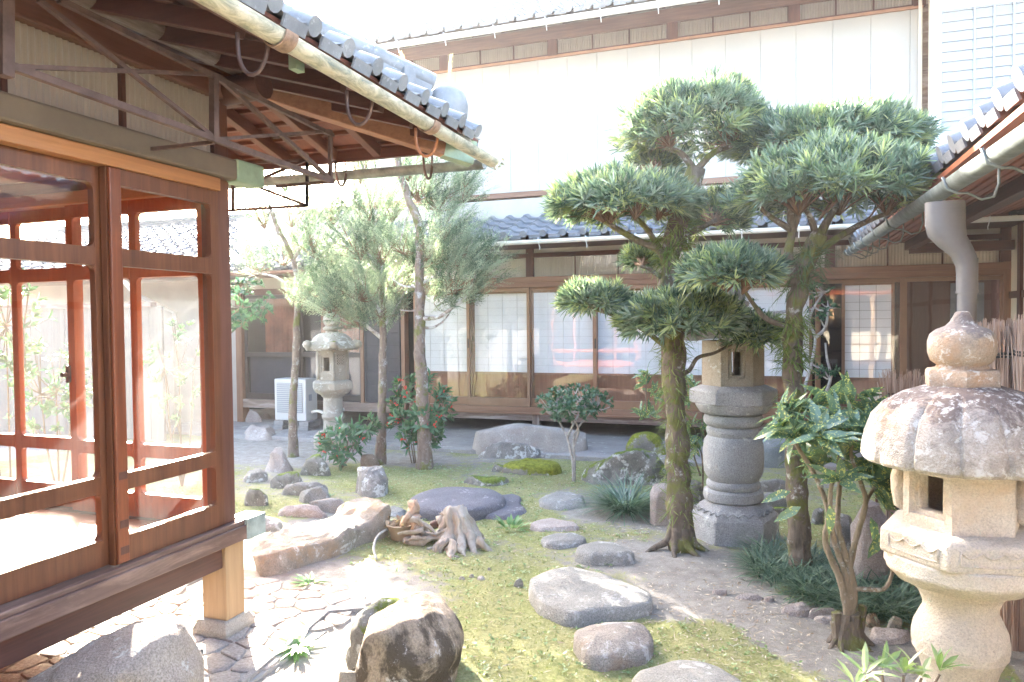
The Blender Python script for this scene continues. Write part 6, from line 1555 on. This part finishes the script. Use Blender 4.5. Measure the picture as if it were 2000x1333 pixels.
# moss blades, clover and litter scattered over the ground
rs = np.random.RandomState(5); n = 70000
P = np.stack([rs.uniform(-6.5, 1.4, n), 1.9+6.6*rs.rand(n)**1.25, np.zeros(n)], 1)
keep = np.array([moss_amount(p[0], p[1]) > .38+.4*rs.rand() and not inside((p[0], p[1]), pave_poly) for p in P]); P = P[keep]
P[:, 2] = [ground_z(p[0], p[1]) for p in P]; n = len(P)
mb = MB(); leaf_mesh(mb, P, unit(rs.normal(size=(n, 3))*np.array([1, 1, .3])+ZZ*.75), rs.uniform(.010, .026, n), rs.uniform(.005, .010, n), .1, 'needle')
tag(mb.build('moss_growth', leafmat('moss_blade', [(.18, .21, .07), (.26, .29, .10), (.36, .38, .16), (.33, .35, .21), (.44, .45, .32)], .3, .7)), 'short moss and tiny weeds covering the garden floor', 'moss', kind='stuff')
n = 4200; P = np.stack([rs.uniform(-6, 1.3, n), 1.9+6.6*rs.rand(n)**1.2, np.zeros(n)], 1)
n2 = 1500; c0 = np.array([G(1430, 1150), G(1260, 1030), G(1520, 1240), G(1400, 1230)])
P = np.concatenate([P, c0[rs.randint(0, 4, n2)]+rs.normal(0, .38, (n2, 3))*np.array([1, 1, 0])]); n = len(P)
P[:, 2] = [ground_z(p[0], p[1])+.008 for p in P]
keep = np.array([not inside((p[0], p[1]), pave_poly) for p in P]); P = P[keep]; n = len(P)
mb = MB(); leaf_mesh(mb, P, unit(rs.normal(size=(n, 3))*np.array([1, 1, .12])), rs.uniform(.012, .055, n), rs.uniform(.004, .010, n), .05, 'needle')
tag(mb.build('leaf_litter', leafmat('dry_litter', [(.42, .34, .24), (.58, .50, .40), (.30, .20, .13), (.66, .60, .50), (.40, .30, .22)], .1, .8)), 'dry fallen leaves and twigs littering the garden floor', 'litter', kind='stuff')

# ------------------------------------------------------------------ stump, pot, wood, pipe
c = G(905, 1062); D = depth_of(c); s = D/FPX
m_dead = wood((.50, .455, .39), (.24, .20, .16), 'Z', .9)
S_ = thing('tree_stump', 'bleached dead tree stump with spreading gnarled roots on the moss', 'stump', c)
mb = MB(); X = lambda x, y, dz=0.: PD(x, y, D+dz)
sp = [X(902, 1072), X(898, 1040), X(890, 1012), X(884, 990)]
mb.tube(sp, [.15, .115, .088, .078], 18)
for p in ([X(905, 1045), X(925, 1062), X(945, 1085), X(955, 1100)], [X(900, 1045, -.05), X(905, 1075, -.08), X(912, 1100, -.1)], [X(885, 1035), X(860, 1040), X(835, 1050), X(800, 1060)], [X(880, 1040, -.05), X(845, 1052, -.05), X(790, 1068, -.05)], [X(898, 1050, -.08), X(888, 1078, -.1), X(884, 1092, -.1)], [X(915, 1040, .08), X(940, 1058, .1), X(962, 1068, .1)]):
    q = spline(p, 5); k = len(q); mb.tube(q, [.045*(1-.75*i/(k-1)) for i in range(k)], 8)
for k in range(9):
    a = k*.7+.3; q0 = X(886, 992)+np.array([math.cos(a)*.07, math.sin(a)*.07, 0]); q1 = X(896, 1040)+np.array([math.cos(a)*.115, math.sin(a)*.115, 0]); q2 = G(902, 1075)+np.array([math.cos(a)*.155, math.sin(a)*.155, -.02])
    mb.tube(spline([q0-ZZ*.02*(k % 3), q1, q2], 6), [.022, .026, .03, .03, .032, .034, .034, .036, .034, .03, .026, .022, .016], 7)
for k in range(14):
    a = rnd.uniform(0, 6.28); L = rnd.uniform(.17, .27); q2 = G(905, 1072)
    mb.tube(spline([q2+np.array([math.cos(a)*.12, math.sin(a)*.12, .08]), q2+np.array([math.cos(a)*.2, math.sin(a)*.2, .05*rnd.random()]), q2+np.array([math.cos(a+.3)*L, math.sin(a+.3)*L, -.01])], 5), [.024, .026, .022, .024, .018, .02, .015, .015, .011, .01, .008], 6)
for k in range(14):
    q0 = X(rnd.uniform(800, 870), rnd.uniform(1030, 1062), rnd.uniform(-.05, .12)); q0[2] = max(.01, q0[2])
    mb.tube(spline([q0, q0+np.array([rnd.uniform(-.1, .1), rnd.uniform(-.08, .08), rnd.uniform(.0, .08)]), q0+np.array([rnd.uniform(-.2, .2), rnd.uniform(-.1, .1), rnd.uniform(-.04, .04)])], 4), [.026, .03, .024, .026, .02, .018, .014, .01, .006], 7)
rough(mb, .040, 11, 2); rough(mb, .016, 45, 7); mb.build('trunk', m_dead, S_, smooth=True)
mb = MB(); q = X(845, 1030, .12); mb.tube(spline([q, q+ZZ*.05+RT*.06, q+ZZ*.03+RT*.13], 4), [.02, .035, .03, .03, .03, .025, .02, .02, .015], 8); rough(mb, .02, 15, 5); mb.build('broken_root', W_dark['X'], S_, smooth=True)
mb = MB(); b0 = X(806, 1050, .05); mb.tube(spline([b0, X(808, 1020, .05), X(806, 1000, .05), X(805, 982, .05)], 4), [.04, .045, .04, .035, .04, .045, .04, .035, .03, .035, .03, .025, .018], 9)
for k in range(8): mb.tube(spline([b0+ZZ*rnd.uniform(0, .2), b0+np.array([rnd.uniform(-.06, .06), rnd.uniform(-.05, .05), rnd.uniform(.02, .26)]), b0+np.array([rnd.uniform(-.1, .1), rnd.uniform(-.06, .06), rnd.uniform(.0, .24)])], 4), [.026, .03, .024, .026, .02, .018, .014, .01, .006], 7)
rough(mb, .04, 14, 3); rough(mb, .016, 45, 4)
single(mb, 'driftwood', wood((.52, .40, .30), (.28, .19, .13), 'Z', .9), 'upright reddish piece of rotten wood behind the little clay pot', 'dead wood', (b0[0], b0[1], 0), smooth=True)
c = G(783, 1055); PT = thing('plant_pot', 'small brown clay pot holding dead brown plants', 'plant pot', c)
mb = MB(); mb.lathe([(.045, .0), (.075, .015), (.100, .10), (.112, .118), (.115, .13), (.104, .132), (.095, .115), (.05, .112)], c, 28); mb.build('pot', plain('clay_pot', (.30, .23, .15), .6, var=.2), PT, smooth='auto')
rs = np.random.RandomState(8); n = 70; mb = MB(); leaf_mesh(mb, np.array(c)+ZZ*.12+rs.normal(0, .045, (n, 3))*np.array([1, 1, .5]), rs.normal(size=(n, 3))+ZZ*.4, .06, .03, .5, 'broad'); mb.build('dead_plant', leafmat('dead_leaf', [(.27, .19, .12), (.40, .31, .21), (.18, .12, .08)], .2, .8), PT)
mb = MB(); q = [G(730, 1050, .05), G(735, 1020, .16), G(752, 1030+5, .02)]
mb.tube(spline([G(735, 1092, .02), G(730, 1070, .06), G(740, 1045, .10), G(768, 1028, .08)], 6), .010, 6)
single(mb, 'branch', m_barkp, 'bent pale stick lying from the sunlit rock to the clay pot', 'branch', G(735, 1092), smooth=True)
mb = MB(); a = PD(118, 1238, 3.55); b_ = PD(215, 1246, 3.55); a[2] = b_[2] = .05; mb.tube([a, (a+b_)/2, b_, b_+(b_-a)*.9], .024, 10); e = b_+(b_-a)*.0; mb.tube([e-(b_-a)*.04, e+(b_-a)*.04], .032, 10)
single(mb, 'drain_pipe', plain('black_pipe', (.06, .05, .045), .4), 'dark pipe lying on the paving under the veranda floor', 'pipe', (a[0], a[1], 0), smooth='auto')
mb = MB(); a = G(335, 1262, .05); b_ = G(392, 1275, .05); mb.tube([a, b_], .016, 10); mb.tube([b_-(b_-a)*.3, b_], .019, 10)
single(mb, 'pipe_end', plain('steel_pipe', (.35, .34, .33), .3, .6), 'short steel pipe end sticking out from behind the bottom left boulder', 'pipe', (a[0], a[1], 0), smooth='auto')

# ------------------------------------------------------------------ air conditioner on blocks
m_acw = plain('ac_white', (.50, .50, .49), .4, var=.02); m_acg = plain('ac_grille', (.27, .29, .32), .5, var=.03)
p0, p1 = PV(537, 822, 9.35), PV(598, 822, 9.35); x0, x1 = p0[0], p1[0]; zb, zt = .30, .93
zb = PV(570, 822, 9.35)[2]; zt = PV(570, 741, 9.35)[2]
AC = thing('air_conditioner', 'white outdoor air-conditioner unit with slatted grille standing on concrete blocks', 'air conditioner', (x0, 9.35, zb))
x1 = x0+.80*(zt-zb)/.63 if x1-x0 < .3 else x1
mb = MB(); mb.box((x0, 9.35, zb), (x1, 9.65, zt)); mb.build('casing', m_acw, AC, bevel=.012)
mb = MB()
mb.box((x0+.05, 9.342, zb+.12), (x1-.06, 9.348, zt-.06)); g0 = mb.build('fan_opening', m_acg, AC)
mb = MB()
for z in np.linspace(zb+.14, zt-.08, 15): mb.box((x0+.05, 9.332, z), (x1-.06, 9.3415, z+.009))
mb.build('slat', m_acw, g0)
mb = MB(); mb.box((x1-.02+.021, 9.42, zb+.30), (x1+.004, 9.50, zb+.40)); mb.build('label_plate', m_acg, AC)
mb = MB(); mb.tube(spline([(x1, 9.5, zb+.12), (x1+.12, 9.5, zb+.14), (x1+.25, 9.55, zb+.10), (x1+.45, 9.7, zb+.16)], 5), .022, 8); mb.build('hose', m_pvc, AC, smooth=True)
def block(label, px, py, n, V):
    q = PV(px, py, V); w = .36; h = .10
    z = 0.0
    for k in range(n):
        hgt = (zb-.055)/n-.004; zz0 = .056+k*(hgt+.004); xx = q[0]+.012*(k % 2)
        mb = MB(); L = .40
        mb.box((xx, V, zz0), (xx+.17, V+.02, zz0+hgt)); mb.box((xx, V+.30, zz0), (xx+.17, V+.32, zz0+hgt)); mb.box((xx, V+.021, zz0), (xx+.17, V+.299, zz0+.018)); mb.box((xx, V+.021, zz0+hgt-.018), (xx+.17, V+.299, zz0+hgt))
        for y in (.10, .20): mb.box((xx+.001, V+y, zz0+.019), (xx+.169, V+y+.02, zz0+hgt-.019))
        single(mb, 'concrete_block', m_conc, label % ('upper' if k else 'lower'), 'concrete block', (xx, V, zz0), 'blocks under the air conditioner', bevel=.004)
block('%s concrete block under the left end of the air conditioner', 534, 850, 2, 9.33)
block('%s concrete block under the right end of the air conditioner', 583, 850, 2, 9.33)

# ------------------------------------------------------------------ brushwood fence at the right
m_brush = leafmat('brushwood_twig', [(.30, .18, .13), (.42, .29, .22), (.50, .38, .31), (.36, .25, .20), (.56, .46, .40)], .0, .75)
m_rope = plain('black_rope', (.03, .028, .026), .8)
FG = 'brushwood bundles of the sleeve fence'
def bundle(label, c, h, r, n, seed, flare=.25, ties=(.35, .65, .9), squash=1.0):
    q = random.Random(seed); T = thing('brushwood_bundle', label, 'fence', c, FG); mb = MB()
    for k in range(n):
        a = q.uniform(0, 2*math.pi); rr = r*math.sqrt(q.random()); top = h*q.uniform(.90, 1.03); pts = []
        tw = q.uniform(-.5, .5)
        for i in range(6):
            f = i/5; w = 1+flare*max(0, f-.72)*3.0*(.3+q.random()); pts.append(np.array(c)+np.array([rr*w*math.cos(a+tw*f)+q.uniform(-.006, .006), rr*w*squash*math.sin(a+tw*f)+q.uniform(-.006, .006), top*f]))
        mb.tube(pts, [.0042, .004, .0037, .0034, .0028, .0018], 3, caps=False)
    mb.build('twig', m_brush, T)
    for t in ties:
        m2 = MB(); 
        for dz in (0, .016): m2.tube([np.array(c)+np.array([(r+.008)*math.cos(a), (r+.008)*squash*math.sin(a), h*t+dz+.004*math.sin(3*a)]) for a in np.linspace(0, 2*math.pi, 25)], .007, 5)
        m2.build('tie', m_rope, T, smooth=True)
FZ = lambda x, D: np.array([*PD(x, 900, D)[:2], 0])
bundle('tall brushwood bundle directly behind the right foreground lantern', FZ(1950, 4.05), 1.64, .125, 850, 1)
bundle('rightmost brushwood bundle, cut by the right edge of the picture', FZ(2035, 3.85), 1.66, .12, 760, 2)
bundle('brushwood bundle low behind the left side of the lantern shaft', FZ(1855, 4.25), 1.15, .115, 560, 3)
bundle('short spiky-topped brushwood bundle between the speckled laurel and the lantern roof', FZ(1760, 4.75), 1.32, .085, 330, 4, .8)
bundle('slender brushwood bundle half hidden by the laurel leaves', FZ(1800, 4.5), 1.12, .09, 300, 5)
bundle('brushwood bundle in the gap right of the lantern shaft', FZ(1975, 3.75), 1.00, .10, 480, 6)
# notice card
q = PD(1716, 778, 6.6); w = PD(1735, 778, 6.6)-PD(1697, 778, 6.6); w[2] = 0; rr = unit(w); hw = .10
NC = thing('notice_card', 'white notice card with small print on a stake in front of the right sliding door', 'sign', (q[0], q[1], 0))
mb = MB(); mb.beam(q-ZZ*.065+F0*.012, q+ZZ*.065+F0*.012, .21, .006, tuple(F0)); mb.build('card', m_whitetrim, NC)
mb = MB(); mb.tube([np.array([q[0], q[1], 0])+F0*.03, q+F0*.03], .012, 8); mb.build('stake', W_mid['Z'], NC)
mb = MB()
for i in range(6):
    z = .035-.017*i-(.008 if i else 0); L = .05 if i == 0 else .085-.02*((i*7) % 3)/2; x = -L
    while x < L:
        wl = rnd.uniform(.006, .016); a = q+rr*x+ZZ*z+F0*.0075; mb.beam(a, a+rr*min(wl, L-x+.003), .0008, .0055 if i == 0 else .0038); x += wl+.005
mb.build('printed_line', plain('print_grey', (.22, .22, .23), .8), NC)
# shrubs in the back garden, seen through the veranda glass
for i, (lab, x, y, dd, rx, rz_, n) in enumerate((('leafy green shrub behind the veranda glass, before the pale board wall', 110, 770, 7.0, 85, 110, 90), ('small-leaved bush at the left edge behind the veranda glass', 12, 640, 6.2, 60, 120, 70), ('twiggy bush behind the right veranda pane', 350, 720, 7.6, 70, 110, 46))):
    c = PD(x, y, dd); s = dd/FPX; b = np.array([c[0], c[1], 0])
    shrub('back_garden_shrub', lab, 'shrub', b, [[b, b+ZZ*.5+RT*.1*k, c+RT*.15*k] for k in (-1, 0, 1)], ell_clusters(c, rx*s, .4, rz_*s, n, 300+i), m_camel, 6, .085, .03, 300+i, .012)

# ------------------------------------------------------------------ thin scattering volume added to imitate lens glare and lift the shadows
hm = bpy.data.materials.new('lens_veil'); hm.use_nodes = True; hn = hm.node_tree
hn.nodes.remove(hn.nodes['Principled BSDF'])
pvn = hn.nodes.new('ShaderNodeVolumePrincipled'); pvn.inputs['Color'].default_value = (.95, .96, 1, 1)
pvn.inputs['Density'].default_value = 0.0012; pvn.inputs['Anisotropy'].default_value = 0.5
hn.links.new(pvn.outputs[0], hn.nodes['Material Output'].inputs['Volume'])
mb = MB(); mb.box((-170, -170, -1.1), (170, 200, 8.3)); hz = mb.build('lens_veil', hm); hz['kind'] = 'stuff'
